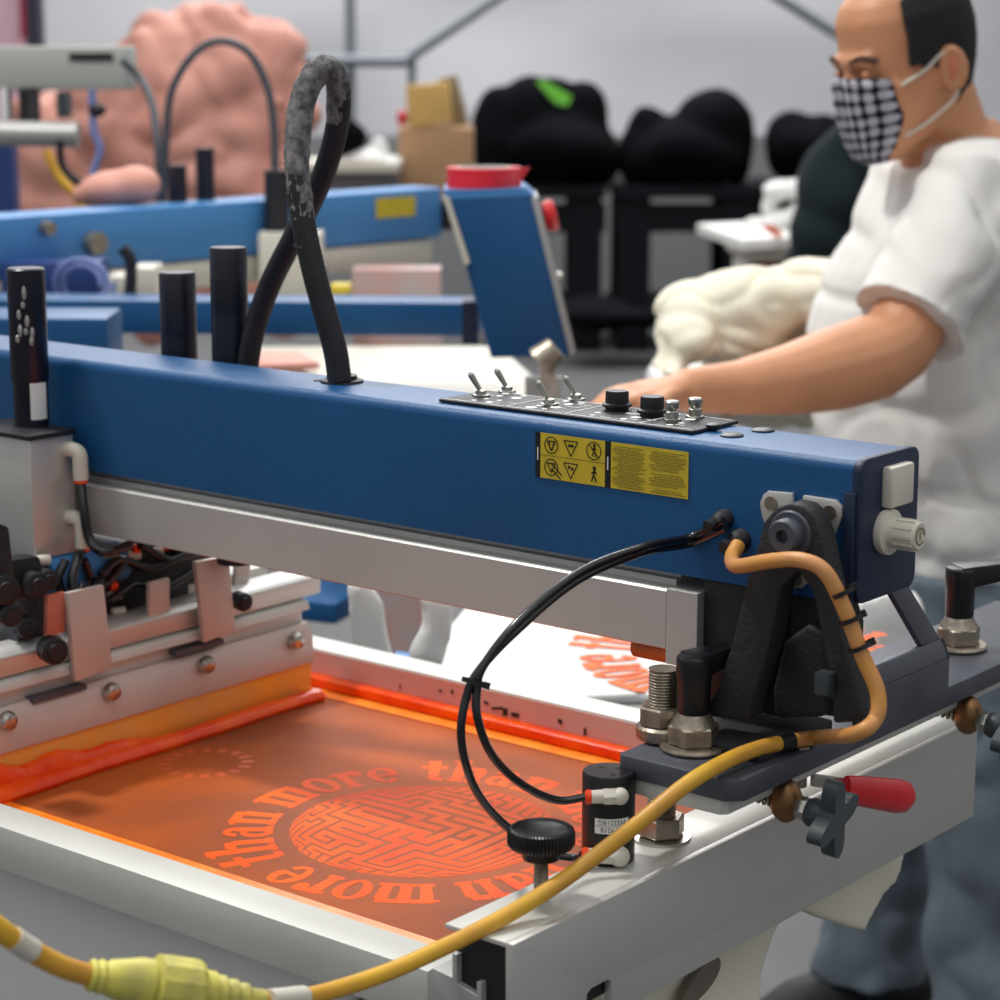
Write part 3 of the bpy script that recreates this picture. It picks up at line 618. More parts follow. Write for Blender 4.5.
slab(48, 595, 66, 592, 66, 632, 47, 638, -1.51, .006, 'red_spacer', 'skin_red', sq, label='dull red spacer plate')
slab(150, 583, 170, 578, 170, 612, 150, 618, -1.515, .006, 'spacer_block', 'alu_pink', sq)
fb = thing('flood_bar', 'pale grey aluminium bar behind the squeegee holder', 'metal bar', (-1.53, 1.34, .915))
B().prism([(x, 1.10, z) for x, z in ((-1.545, .9175), (-1.514, .918), (-1.512, .936), (-1.520, .941), (-1.545, .941))], (0, 1.570-1.10, 0)).build('bar', 'alu', fb, bevel=.001)
B().prism([(x, 1.10, z) for x, z in ((-1.60, .925), (-1.565, .926), (-1.563, .944), (-1.60, .948))], (0, 1.545-1.10, 0)).build('rear_bar', 'alu_pale', fb, bevel=.001)
# ink bead in front of blade
g = B(); R = []; n = 70
for i in range(n+1):
    t_ = i/n; y = SY0+.001+(SY1-SY0-.006)*t_; rr = .0085+.0006*math.sin(t_*19)+.0015*(1-t_)
    cxx = -1.498+.0012*math.sin(t_*13)
    R.append([V((cxx+math.cos(2*PI*k/14)*rr*1.25, y, ZM+.0045+math.sin(2*PI*k/14)*rr*.85)) for k in range(14)])
g.rings(R); g.build('ink_bead', 'ink_red', label='glossy roll of red-orange ink along the squeegee blade', cat='ink', kind='stuff')
g = B(); R = []; n = 60
for i in range(n+1):
    t_ = i/n; y = SY0+.001+.20*t_; zt_ = ZM+.012+.022*(1-t_)**.7*(.8+.2*math.sin(t_*17))+.0016*noise.noise(V((y*160, 0, 0)))
    b1 = .0022*noise.noise(V((y*140, 3, 0)))
    R.append([V((-1.514, y, ZM)), V((-1.498, y, ZM+.001)), V((-1.497+b1, y, ZM+.010)), V((-1.499-b1, y, (zt_+ZM+.01)/2)), V((-1.5015+b1, y, zt_-.002)), V((-1.506, y, zt_)), V((-1.511, y, zt_-.004))])
g.rings(R); g.build('ink_smear', 'ink_red', label='wet red ink smeared up the left end of the squeegee blade', cat='ink', kind='stuff')
# ================================================================== CYLINDER BLOCK & RODS
by = thing('air_cylinder', 'silver square air cylinder with tall black rod at the left edge', 'air cylinder', (-1.585, 1.26, 1.0))
p30 = onp(30, 445, 0, -1.552).y
B().box(-1.64, -1.552, p30, 1.292, 1.004, 1.114).build('cylinder_body', 'alu', by, bevel=.0015)
B().box(-1.645, -1.549, p30-.003, 1.294, 1.1135, 1.118).build('end_cap', 'black_metal', by, bevel=.0008)
rc = onp(32, 425, 2, 1.118); rd = .0172
g = B(); g.lathe((rc.x, rc.y, 1.118), UP, [(rd*.92, 0), (rd*.92, .04), (rd, .042), (rd, .142), (rd*.9, .1435), (0, .1435)], 32); g.build('rod', 'rod', by)
q = V((rc.x, rc.y, 1.125)); g = B(); R = []
for z in (.0, .034): R.append([q+V((0, 0, z))+(-HF*math.cos(a)+RT*math.sin(a))*(rd*.94) for a in [math.radians(d_) for d_ in range(10, 76, 6)]])
Lb = [[g.bm.verts.new(p_) for p_ in r] for r in R]
for i in range(len(R[0])-1): g.bm.faces.new([Lb[0][i], Lb[0][i+1], Lb[1][i+1], Lb[1][i]])
g.build('paper_label', 'white', by, label='white paper label')
g = B(); 
for k in range(9):
    a = math.radians(random.uniform(-30, 25)); z = 1.20+random.uniform(-.01, .045); c_ = V((rc.x, rc.y, z))+(-HF*math.cos(a)+RT*math.sin(a))*rd
    g.ball(c_, .0022, (1, 1, random.uniform(1.5, 3.2)), 8)
g.build('paint_scuffs', 'frame_side', by, label='pale scuffs on the rod')
for i, (px_, ptop, lab) in enumerate(((177, 272, 'shorter black rod standing behind the blue arm'), (228, 247, 'taller black rod standing behind the blue arm next to the shorter one'))):
    q = onp(px_, ptop, 1, 1.425); g = B(); rr = .0172
    g.lathe((q.x, q.y, .98), UP, [(rr, 0), (rr, q.z-.98-.062), (rr*.985, q.z-.98-.060), (rr, q.z-.98-.058), (rr, q.z-.98-.002), (rr*.93, q.z-.98), (0, q.z-.98)], 32)
    g.build('cylinder_rod', 'rod', label=lab, cat='rod')
# fittings and tubes on the cylinder block
def elbow(px_, py_, X, lab):
    p = onp(px_, py_, 0, X); t = thing('elbow_fitting', lab, 'fitting', p)
    g = B(); g.tube([p+V((-.004, 0, .002)), p+V((.006, 0, .003)), p+V((.013, .002, -.001)), p+V((.014, .002, -.014)), p+V((.014, .002, -.024))], .0070, 14); g.build('elbow', 'ivory', t)
    B().lathe(p+V((.014, .002, -.027)), UP, [(.0065, 0), (.0065, .003), (0, .003)], 16).build('release_ring', 'orange_tip', t)
    return p+V((.014, .002, -.027))
E1 = elbow(68, 452, -1.552, 'upper ivory elbow fitting on the silver cylinder at left'); E2 = elbow(70, 520, -1.552, 'lower ivory elbow fitting on the silver cylinder at left')
tb([E1, onp(84, 510, 0, -1.53), onp(90, 540, 0, -1.525), onp(105, 552, 0, -1.51), onp(130, 545, 0, -1.51)], .0045, 'air_tube', 'black_tube', 'black air tube dropping from the upper elbow fitting at left', 'air tube')
tb([E2, onp(77, 560, 0, -1.53), onp(72, 585, 0, -1.525), onp(84, 600, 0, -1.52), onp(100, 580, 0, -1.53)], .0045, 'air_tube', 'black_tube', 'black air tube curling under the lower elbow fitting at left', 'air tube')
# dark carriage mechanism under the rail
ca_ = thing('squeegee_carriage', 'dark greasy squeegee carriage mechanism under the rail at left', 'mechanism', (-1.60, 1.3, .95))
B().box(-1.70, -1.552, p30-.01, 1.40, .985, 1.003).build('carriage_plate', 'black_metal', ca_, bevel=.003)
B().box(-1.66, -1.575, 1.20, 1.50, .949, .985).build('carriage_block', 'black_metal', ca_, bevel=.003)
B().box(-1.60, -1.56, 1.40, 1.50, .985, 1.015).build('valve_block', 'black_metal', ca_, bevel=.003)
g = B(); a = onp(46, 575, 0, -1.555); b_ = onp(98, 575, 0, -1.555); g.cyl(V((-1.560, a.y, .985)), V((-1.560, b_.y+.03, .985)), .019, n=28); g.build('blue_cylinder', 'blue_far', ca_, label='glossy blue cross cylinder')
slab(18, 590, 47, 588, 47, 642, 18, 650, -1.53, .03, 'side_arm', 'plate', ca_, .003)
slab(-10, 520, 10, 527, 18, 600, -10, 640, -1.50, .02, 'side_arm', 'black_metal', ca_, .003)
slab(10, 560, 40, 556, 52, 592, 10, 600, -1.525, .02, 'hinge_block', 'black_metal', ca_, .003)
for a_ in (((104, 590), (190, 575), (190, 612), (110, 632)), ((118, 552), (236, 540), (228, 575), (118, 600))):
    P = [onp(*q, 0, -1.555) for q in a_]; B().prism(P, (-.02, 0, 0)).build('slider', 'cast', ca_, bevel=.003)
for px_, py_, r, X in ((37, 585, .011, -1.51), (5, 590, .013, -1.49), (28, 628, .010, -1.52), (54, 651, .012, -1.49), (243, 602, .009, -1.50), (48, 580, .009, -1.515), (10, 615, .010, -1.49)):
    q = onp(px_, py_, 0, X); g = B(); g.lathe(q, (1, -.3, 0), [(r, -.012), (r, .003), (r*.65, .004), (r*.6, .007), (0, .007)], 20); g.build('pivot_bolt', 'black_metal', ca_)
for px_, py_, r in ((103, 553, .006), (36, 561, .005), (127, 556, .0045), (108, 596, .0045), (112, 612, .004), (150, 552, .004)):
    q = onp(px_, py_, 0, -1.545); B().cyl(q, q+V((.004, .012, 0)), r, n=14).build('white_fitting', 'ivory', ca_)
for px_, py_ in ((133, 549), (163, 546), (110, 586)):
    q = onp(px_, py_, 0, -1.542); B().cyl(q, q+V((.002, .006, 0)), .0045, n=14).build('orange_ring', 'orange_tip', ca_)
for k, L_ in enumerate((((100, 575), (120, 560), (150, 568), (185, 555)), ((110, 600), (135, 585), (160, 590), (192, 572)), ((84, 560), (95, 585), (110, 580), (125, 560)), ((66, 560), (58, 580), (70, 600), (82, 585)), ((140, 545), (170, 560), (200, 552), (230, 560)))):
    B().tube([onp(*q, 0, -1.535) for q in L_], .0042).build('hose_run', 'black_tube', ca_)
# fuzzy black hose loop
hp = [onp(340, 382, 1, 1.348), onp(334, 345, 1, 1.348), onp(316, 280, 1, 1.345), onp(303, 220, 1, 1.345), onp(297, 160, 1, 1.350), onp(303, 100, 1, 1.365), onp(321, 69, 1, 1.38), onp(337, 80, 1, 1.40), onp(338, 120, 1, 1.415), onp(325, 170, 1, 1.425), onp(300, 225, 1, 1.43), onp(270, 285, 1, 1.43), onp(252, 340, 1, 1.425), onp(244, 400, 1, 1.42)]
hs = thing('looped_hose', 'thick black lint-covered hose looping up from the top of the blue arm', 'hose', V(hp[0]))
B().tube(hp, .0102, 16, sub=10).build('hose_sleeve', 'rubber', hs)
g = B().tube(hp[3:9], .0107, 18, sub=10, rf=lambda t: .0100+.0012*min(1, t*3, (1-t)*2.2))
for v in g.bm.verts: v.co += V((random.uniform(-1, 1), random.uniform(-1, 1), random.uniform(-1, 1)))*.0006
P = spline(hp[2:8], 30); rnd = random.Random(5)
for p_ in P:
    for _ in range(4):
        d = V((rnd.gauss(0, 1), rnd.gauss(0, 1), rnd.gauss(0, 1))).normalized(); b0 = p_+d*.010; g.cyl(b0, b0+d*rnd.uniform(.001, .0045)+V((0, 0, .001)), .0004, .0001, 4)
g.build('lint', 'lint', hs, kind='stuff', label='grey lint clinging to the top of the hose')
# ================================================================== BACKGROUND HELPERS
from mathutils import noise
def hp_(x, y, D):
    d = ray(x, y); return CP + d*(D/d.dot(HF))
def fbox(g, x0, y0, x1, y1, D, th, tilt=0):
    a = hp_(x0, y0, D); b_ = hp_(x1, y1, D); c_ = (a+b_)/2+HF*th/2; u = RT; w = UP
    if tilt: u = RT*math.cos(tilt)+UP*math.sin(tilt); w = UP*math.cos(tilt)-RT*math.sin(tilt)
    g.obox(c_, u, HF, w, abs((b_-a).dot(RT)), th, abs(b_.z-a.z)); return g
def post(g, x0, y0, x1, D, th):
    a = hp_(x0, y0, D); b_ = hp_(x1, y0, D); c_ = (a+b_)/2+HF*th/2; g.obox(V((c_.x, c_.y, a.z/2)), RT, HF, UP, (b_-a).dot(RT), th, a.z); return g
def fuse(g, name, m, voxel, amp=0, scale=8, smooth=2, amp2=0, scale2=30, par=None, fold=None, **k):
    bmesh.ops.recalc_face_normals(g.bm, faces=g.bm.faces)
    me = bpy.data.meshes.new('tmp'); g.bm.to_mesh(me); g.bm.free(); ob = bpy.data.objects.new('tmp', me); C.objects.link(ob)
    md = ob.modifiers.new('r', 'REMESH'); md.mode = 'VOXEL'; md.voxel_size = voxel
    s_ = ob.modifiers.new('s', 'SMOOTH'); s_.iterations = smooth; s_.factor = .5
    bpy.context.view_layer.update(); ev = bpy.data.meshes.new_from_object(ob.evaluated_get(bpy.context.evaluated_depsgraph_get()))
    bpy.data.objects.remove(ob); bpy.data.meshes.remove(me)
    h = B(); h.bm.from_mesh(ev); bpy.data.meshes.remove(ev)
    if amp or amp2 or fold:
        h.bm.normal_update(); N = [v.normal.copy() for v in h.bm.verts]
        for v, n_ in zip(h.bm.verts, N):
            d = 0
            if amp: d += amp*noise.noise(v.co*scale)
            if amp2: d += amp2*(abs(noise.noise(v.co*scale2))-.25)
            if fold: d += fold(v.co)
            v.co += n_*d
    return h.build(name, m, par, ang=180, **k)
# ------------------------------------------------------------------ setting
fl = B().box(-16, 10, -4, 18, -.05, 0).build('floor', 'floor', smooth=False, kind='structure')
g = B(); cW = CP+HF*13.5; n = 60; R = []
for i in range(n+1):
    for_ = []
    for j in range(25):
        u = -9+18*i/n; z = 6.0*j/24; dz = .10*noise.noise(V((u*.8, z*.9, 0)))+.05*noise.noise(V((u*2.3, z*2.1, 4)))
        for_.append(V((cW.x, cW.y, 0))+RT*u+UP*z+HF*dz)
    R.append(for_)
for i in range(n):
    for j in range(24): g.bm.faces.new([g.bm.verts.new(p_) for p_ in (R[i][j], R[i+1][j], R[i+1][j+1], R[i][j+1])])
bmesh.ops.remove_doubles(g.bm, verts=g.bm.verts, dist=.0005)
g.build('wall_back', 'tent', kind='structure', ang=180)
def ftube(x0, y0, x1, y1, D, r, label):
    B().cyl(hp_(x0, y0, D), hp_(x1, y1, D), r, n=12).build('frame_tube', 'tube_grey', label=label, cat='metal tube')
ftube(350, -30, 351, 200, 13.1, .032, 'vertical grey tube of the tent wall frame above the blue arms')
ftube(285, 60, 414, 61, 13.0, .036, 'short horizontal grey tube of the tent wall frame above the cardboard boxes')
ftube(408, 58, 520, -18, 12.9, .032, 'diagonal grey tube of the tent frame rising right from above the boxes')
ftube(770, -8, 850, 42, 12.9, .032, "diagonal grey tube of the tent frame beside the man's forehead")
ftube(412, 60, 411, 130, 12.95, .025, 'short dark upright tube behind the cardboard boxes')
# ------------------------------------------------------------------ black tables with piles of black clothes
def table(x0, x1, D, label, ytop=185):
    t = thing('black_table', label, 'table', V((hp_((x0+x1)/2, ytop, D).x, hp_((x0+x1)/2, ytop, D).y, 0)), 'row of black tables by the tent wall')
    zt = hp_(500, ytop, D).z; a = hp_(x0, ytop, D); b_ = hp_(x1, ytop, D); w = (b_-a).dot(RT); c_ = V(((a.x+b_.x)/2, (a.y+b_.y)/2, 0))
    B().obox(c_+UP*(zt-.03)+HF*.35, RT, HF, UP, w, .8, .06).build('table_top', 'black_table', t)
    B().obox(c_+UP*(zt-.16)+HF*.0, RT, HF, UP, w, .03, .14).build('apron', 'black_table', t)
    B().obox(c_+UP*.20+HF*.35, RT, HF, UP, w, .7, .05).build('lower_shelf', 'black_table', t)
    for sx in (-1, 1):
        for dy in (0, .68):
            B().obox(c_+RT*sx*(w/2-.10)+HF*dy+UP*(zt/2), RT, HF, UP, .16, .05, zt).build('leg', 'black_table', t)
table(482, 606, 11, 'black table under the pile of black clothes with green collar')
table(614, 762, 11, 'black table under the rounded black clothes pile, middle of the row')
table(768, 900, 11, "black table behind the man's masked face, right of the row")
def pile(blobs, D, name, m, label, cat, vox=.03, amp=.05, sc=4, group=None):
    g = B()
    for x, y, rx, ry in blobs:
        c_ = hp_(x, y, D); k = D/F; bmesh.ops.create_uvsphere(g.bm, u_segments=20, v_segments=12, radius=1, matrix=Matrix.Translation(c_+HF*.15) @ Matrix.Rotation(TH, 4, 'Z') @ Matrix.Diagonal((rx*k, min(.28, rx*k), ry*k, 1)))
    return fuse(g, name, m, vox, amp, sc, 1, label=label, cat=cat, group=group)
pile([(500, 140, 30, 50), (530, 120, 34, 38), (555, 108, 22, 26), (585, 118, 28, 32), (560, 150, 60, 40), (600, 155, 16, 34), (505, 168, 30, 24), (588, 168, 30, 24)], 11, 'black_clothes_pile', 'cloth_black', 'pile of folded black clothes with a bright green collar by the tent wall', 'clothes pile')
pile([(645, 150, 24, 44), (715, 130, 40, 38), (690, 155, 60, 38), (740, 150, 18, 38), (650, 128, 22, 22)], 11, 'black_clothes_pile', 'cloth_black', 'rounded pile of black clothes in the middle of the tables', 'clothes pile')
pile([(795, 152, 28, 34), (830, 150, 26, 32), (812, 145, 40, 24), (860, 152, 30, 36)], 11, 'black_clothes_pile', 'cloth_black', "lower pile of black clothes just left of the man's mask", 'clothes pile')
g = B(); P = [hp_(x, y, 10.72) for x, y in ((536, 82), (545, 80), (572, 96), (568, 106), (556, 104))]; g.prism(P, HF*.03)
mat('green', (120, 205, 70), .8); g.build('green_collar', 'green', label='bright green cloth edge on top of the left black clothes pile', cat='cloth')
pile([(660, 320, 40, 14), (600, 318, 50, 14), (730, 320, 50, 16)], 10.4, 'dark_bag', 'cloth_black', 'dark bundles on the floor under the black tables', 'bundle')
B().obox(CP+HF*12.6+RT*.5+UP*(-.95), RT, HF, UP, 4.5, .05, 1.0).build('light_gap_panel', 'gap_grey', label='added grey panel standing in for the light between the black table legs', cat='board')  # panel added to give the light gaps under the tables their grey
# boxes
g = B(); fbox(g, 398, 128, 473, 200, 9.5, .35); g.build('cardboard_box', 'cardboard', bevel=.006, label='plain brown cardboard box behind the red tape roll', cat='box')
g = B(); fbox(g, 407, 84, 450, 126, 9.5, .22, .09); g.build('cardboard_box', 'cardboard_tan', bevel=.004, label='small tan box tilted on top of the brown cardboard box', cat='box')
mat('olive', (140, 126, 98), .9); g = B(); fbox(g, 443, 76, 463, 128, 9.75, .2, .25); g.build('paper_bag', 'olive', bevel=.01, label='olive brown sack leaning behind the small tan box', cat='sack')
g = B(); g.ball(hp_(402, 118, 9.4), .032, (.7, .7, 1.1)); g.build('red_tape_gun', 'red', label='small red object beside the tan box', cat='tool')
ta = thing('grey_bench', 'light grey bench with clutter behind the blue arm', 'bench', V((hp_(360, 200, 9.3).x, hp_(360, 200, 9.3).y, 0)))
g = B(); fbox(g, 300, 163, 398, 172, 9.2, .5); g.build('bench_top', 'ivory', ta)
g = B(); fbox(g, 300, 172, 398, 205, 9.3, .4); g.build('bench_body', 'tube_grey', ta)
pile([(365, 160, 24, 10), (385, 165, 16, 8), (378, 152, 10, 14)], 9.2, 'white_cloth', 'cloth_white', 'white rags on the grey bench left of the cardboard box', 'rag', .012, .02, 12)
pile([(345, 140, 18, 20), (330, 150, 12, 16)], 9.2, 'black_bag', 'cloth_black', 'black bag on the grey bench seen through the hose loop', 'bag', .012, .02, 12)
# white side table at right
wt = thing('white_side_table', 'white side table with leaning top left of the man', 'table', V((hp_(760, 300, 7).x, hp_(760, 300, 7).y, 0)))
g = B(); fbox(g, 742, 245, 832, 262, 7, .5); g.build('table_top', 'ivory', wt, bevel=.004)
P = [hp_(*q, 6.9) for q in ((696, 232), (742, 244), (800, 244), (765, 228))]; B().prism([hp_(697, 233, 7.3), hp_(742, 250, 6.9), hp_(800, 246, 6.9), hp_(760, 230, 7.3)], (0, 0, .03)).build('side_flap', 'white', wt)
g = B(); fbox(g, 735, 262, 746, 480, 7.0, .06); g.build('leg', 'white', wt)
g = B(); fbox(g, 820, 262, 830, 480, 7.0, .06); g.build('leg', 'white', wt)
g = B(); fbox(g, 746, 262, 820, 288, 7.1, .4); g.build('drawer_box', 'ivory', wt)
mat('orange_box', (214, 110, 66), .7); g = B(); fbox(g, 756, 267, 800, 285, 6.98, .1); g.build('orange_box', 'orange_box', label='flat orange box under the white side table top', cat='box')
pile([(762, 232, 18, 12), (790, 228, 22, 16), (808, 222, 14, 20), (815, 232, 12, 14)], 7.05, 'white_cloth_bundle', 'cloth_white', 'white cloth bundle with red print on the side table', 'cloth', .012, .02, 10)
pile([(792, 192, 26, 9), (815, 188, 16, 9), (776, 208, 8, 14), (800, 196, 30, 7)], 7.1, 'white_shirt', 'cloth_white', 'crumpled white shirt above the cloth bundle on the side table', 'shirt', .012, .015, 12)
g = B(); P = [hp_(x, y, 6.84) for x, y in ((762, 224), (775, 226), (784, 234), (778, 238), (766, 231))]; g.prism(P, HF*.01); g.build('red_print', 'shirt_print', label='red print on the white cloth bundle', cat='cloth print')
pile([(845, 190, 40, 50), (830, 240, 34, 40), (870, 160, 40, 40), (812, 275, 26, 24)], 6.4, 'dark_green_garment', 'cloth_green', "dark green garment hanging behind the man's chest", 'garment', .02, .03, 6)
# ------------------------------------------------------------------ pink wrapped stack
g = B(); D = 7.2
for x, y, rx, ry in ((60, 150, 60, 70), (100, 120, 70, 75), (150, 80, 60, 70), (200, 90, 66, 90), (175, 150, 120, 80), (255, 90, 42, 72), (268, 150, 40, 75), (205, 30, 34, 32), (225, 22, 18, 22), (140, 50, 28, 22), (272, 48, 26, 30), (40, 180, 40, 50)):
    c_ = hp_(x, y, D); k = D/F; bmesh.ops.create_uvsphere(g.bm, u_segments=20, v_segments=12, radius=1, matrix=Matrix.Translation(c_+HF*.2) @ Matrix.Rotation(TH, 4, 'Z') @ Matrix.Diagonal((rx*k, min(.25, rx*k), ry*k, 1)))
g_ = B(); fbox(g, 12, 100, 290, 330, D+.05, .45)
fuse(g, 'pink_wrapped_stack', 'pink', .02, .06, 4, 1, amp2=.08, scale2=6, label='big crumpled salmon pink plastic-wrapped stack behind the far blue arm', cat='wrapped stack')
pile([(95, 196, 30, 16), (120, 192, 24, 14), (75, 201, 18, 8)], onp(95, 206, 2, 1.18).dot(HF)-.11, 'pink_cloth', 'pink', 'small pale pink cloth heap on the far blue arm', 'cloth', .01, .02, 10)
# ------------------------------------------------------------------ far print arm
def linebox(px0, py0, px1, py1, z, w, h, ext0=0, ext1=0):
    a = onp(px0, py0, 2, z); b_ = onp(px1, py1, 2, z); d = (b_-a).normalized(); a = a-d*ext0; b_ = b_+d*ext1; s_ = d.cross(UP)*-1
    if s_.dot(HF) < 0: s_ = -s_
    return (a+b_)/2+s_*w/2-UP*h/2, d, s_, (b_-a).length, w, h
c_, d_, s_, L_, w_, h_ = linebox(0, 217, 442, 187, 1.181, .088, .103, .5, 0)
fa = thing('far_print_arm', 'pale blue print arm at the back carrying a yellow label', 'machine arm', c_-UP*.05)
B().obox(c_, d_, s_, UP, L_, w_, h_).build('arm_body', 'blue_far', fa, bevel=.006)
B().obox(c_-UP*(h_/2+.028)-d_*.02, d_, s_, UP, L_, w_*.8, .05).build('slide_rail', 'ivory', fa, bevel=.003)
def onarm(px_, py_, off=.002):
    # point on near face of far arm
    n = s_; p0 = c_-s_*(w_/2+off); d = ray(px_, py_); t = (p0-CP).dot(n)/d.dot(n); return CP+d*t
a = onarm(396, 207); B().obox(a, d_, s_, UP, .115, .002, .040).build('yellow_label', 'label_yellow', fa)
for px_, py_, r in ((44, 228, .012), (92, 243, .02)):
    a = onarm(px_, py_); B().cyl(a, a-s_*.02, r).build('bolt', 'dirty_steel', fa)
B().cyl(onarm(450, 215)+d_*.0-UP*.03, onarm(450, 215)+UP*.03, .02).build('end_fitting', 'black_metal', fa)
for px_, ptop, lab in ((178, 165, 'shorter dark rod on top of the far blue arm'), (206, 148, 'taller dark rod on top of the far blue arm')):
    a = onarm(px_, 205, -.06); z1_ = hp_(px_, ptop, a.dot(HF)).z; B().cyl(V((a.x, a.y, 1.10)), V((a.x, a.y, z1_)), .0175).build('cylinder_rod', 'rod', label=lab, cat='rod')
a = onarm(277, 235); D2 = a.dot(HF)
g = B(); g.cyl(hp_(277, 236, D2-.03), hp_(277, 170, D2-.03), .024); g.build('black_connector', 'rubber', label='fat black hose connector hanging on the far blue arm', cat='connector')
g = B(); g.tube([hp_(163, 205, D2), hp_(166, 140, D2), hp_(172, 90, D2), hp_(195, 53, D2), (hp_(222, 41, D2)), hp_(250, 54, D2), hp_(268, 90, D2), hp_(274, 130, D2), hp_(275, 172, D2)], .0075, 12)
mat('hose_grey', (70, 76, 84), .5); g.build('arched_hose', 'hose_grey', label='dark hose arching high over the far blue arm before the pink stack', cat='hose')
g = B(); g.tube([hp_(122, 60, D2+.1), hp_(140, 78, D2+.1), hp_(152, 105, D2+.05), hp_(158, 150, D2), hp_(160, 205, D2)], .0075, 12); g.build('short_hose', 'hose_grey', label='dark hose running down from the beige beam end', cat='hose')
g = B(); fbox(g, 258, 233, 322, 296, D2-.08, .08); g.build('switch_box', 'ivory', bevel=.004, label='ivory box under the far blue arm by the black connector', cat='box')
g = B(); fbox(g, 130, 268, 155, 298, 3.7, .1); g.build('ivory_block', 'ivory', bevel=.003, label='taller ivory block left of the black rods under the far arm', cat='block')
g = B(); fbox(g, 108, 276, 127, 298, 3.7, .08); g.build('ivory_block', 'ivory', bevel=.003, label='smaller ivory block under the far blue arm at left', cat='block')
g = B(); g.tube([hp_(122, 248, 3.6), hp_(130, 258, 3.6), hp_(131, 275, 3.6), hp_(130, 298, 3.6)], .010); g.build('black_hook', 'rubber', label='small black hooked hose before the ivory blocks', cat='hose')
mat('navy', (38, 62, 120), .4)
g = B(); fbox(g, 0, 262, 100, 298, 3.75, .1); g.build('navy_casing', 'navy', bevel=.005, label='navy blue casing behind the coiled tube at left', cat='casing')
g = B(); c0 = hp_(80, 286, 3.6)
for rr in (.035, .046): g.tube([c0+RT*math.cos(a_)*rr+UP*math.sin(a_)*rr*.9+HF*.01*a_ for a_ in [2*PI*i/12 for i in range(13)]], .0045, 8, sub=4)
mat('blue_grey', (120, 136, 190), .4); g.build('coiled_tube', 'blue_grey', label='coiled blue-grey air tube at left between the blue arms', cat='air tube')
g = B(); post(g, 352, 270, 440, 4.3, .1); g.build('pale_panel', 'frame_inside', label='pinkish panel below the far blue arm beside the control box', cat='panel')
g = B(); fbox(g, 330, 285, 350, 294, 3.9, .05); g.build('yellow_part', 'label_yellow', fa, bevel=.003)
# middle blue beam
c2, d2, s2, L2, w2, h2 = linebox(-60, 299, 478, 303, 1.075, .10, .052, 0, 0)
mb_ = thing('cross_beam', 'dark blue horizontal beam between the two print arms', 'beam', c2-UP*.03)
B().obox(c2, d2, s2, UP, L2, w2, h2).build('beam', 'blue_paint', mb_, bevel=.003)
g = B(); fbox(g, 462, 302, 478, 344, 3.2, .06); g.build('end_cap', 'blue_end', mb_)
a = onp(-20, 330, 1, 1.50); g = B(); fbox(g, -30, 318, 110, 420, 2.75, .12); g.build('housing', 'blue_paint', mb_, bevel=.006)
# inclined control pendant
Dp = 3.15
cpn = thing('control_pendant', 'slanted dark blue control box standing behind the main arm', 'control box', hp_(520, 355, Dp))
P = [hp_(x, y, Dp) for x, y in ((447, 197), (533, 197), (572, 356), (491, 358))]; B().prism(P, HF*.14).build('casing', 'blue_paint', cpn, bevel=.002)
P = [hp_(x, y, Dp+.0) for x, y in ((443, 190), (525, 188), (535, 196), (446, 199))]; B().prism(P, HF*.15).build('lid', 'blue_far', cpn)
P = [hp_(x, y, Dp-.003) for x, y in ((531, 197), (538, 197), (576, 352), (570, 356))]; B().prism(P, HF*.145).build('front_panel', 'frame_side', cpn, bevel=.001)
P = [hp_(x, y, Dp-.003) for x, y in ((443, 197), (449, 197), (470, 262), (465, 266))]; B().prism(P, HF*.1).build('edge_strip', 'ivory', cpn)
a = hp_(537, 219, Dp+.05); dx = (RT+UP*.25).normalized(); g = B(); g.lathe(a, dx, [(.012, 0), (.012, .008), (.021, .012), (.024, .022), (.020, .028), (0, .030)], 26); g.build('stop_button', 'red', cpn, label='red mushroom stop button')
a = hp_(556, 278, Dp+.03); B().lathe(a, dx, [(.008, 0), (.008, .006), (.006, .010), (0, .011)], 16).build('chrome_button', 'steel', cpn)
tr_ = thing('red_tape_roll', 'roll of red adhesive tape lying on top of the slanted blue box', 'tape roll', hp_(485, 190, Dp+.06)); o = hp_(484, 189, Dp+.06)
R0, R1, H_ = .0535, .038, .031
g = B(); u = RT; w = HF
g.rings([[o+UP*z+(u*math.cos(2*PI*k/40)+w*math.sin(2*PI*k/40))*r for k in range(40)] for r, z in ((R1, 0), (R0, 0), (R0, H_), (R1, H_), (R1, 0))], cap=False); g.build('tape', 'red_tape', tr_, ang=50)
g = B(); g.rings([[o+UP*z+(u*math.cos(2*PI*k/40)+w*math.sin(2*PI*k/40))*r for k in range(40)] for r, z in ((R1-.003, 0), (R1, 0), (R1+.001, H_+.001), (R1-.003, H_+.001), (R1-.003, 0))], cap=False); g.build('card_core', 'ivory', tr_)
P = [o+RT*.050+UP*.030-HF*.01, o+RT*.066+UP*.031, o+RT*.052+UP*.010-HF*.01]; g = B(); g.prism(P, HF*.004); g.build('tape_tail', 'red_tape', tr_, smooth=False)
pc = thing('pendant_clamp', 'grey clamp knob and post below the slanted blue box', 'clamp', hp_(548, 395, 2.9))
g = B(); g.cyl(hp_(540, 362, 2.9), hp_(556, 348, 2.9), .022, .017); g.build('clamp_knob', 'dirty_steel', pc, bevel=0)
g = B(); fbox(g, 540, 362, 556, 420, 2.95, .02); g.build('post', 'steel', pc)
g = B(); fbox(g, 525, 378, 562, 430, 3.0, .02); g.build('clamp_plate', 'frame_side', pc)
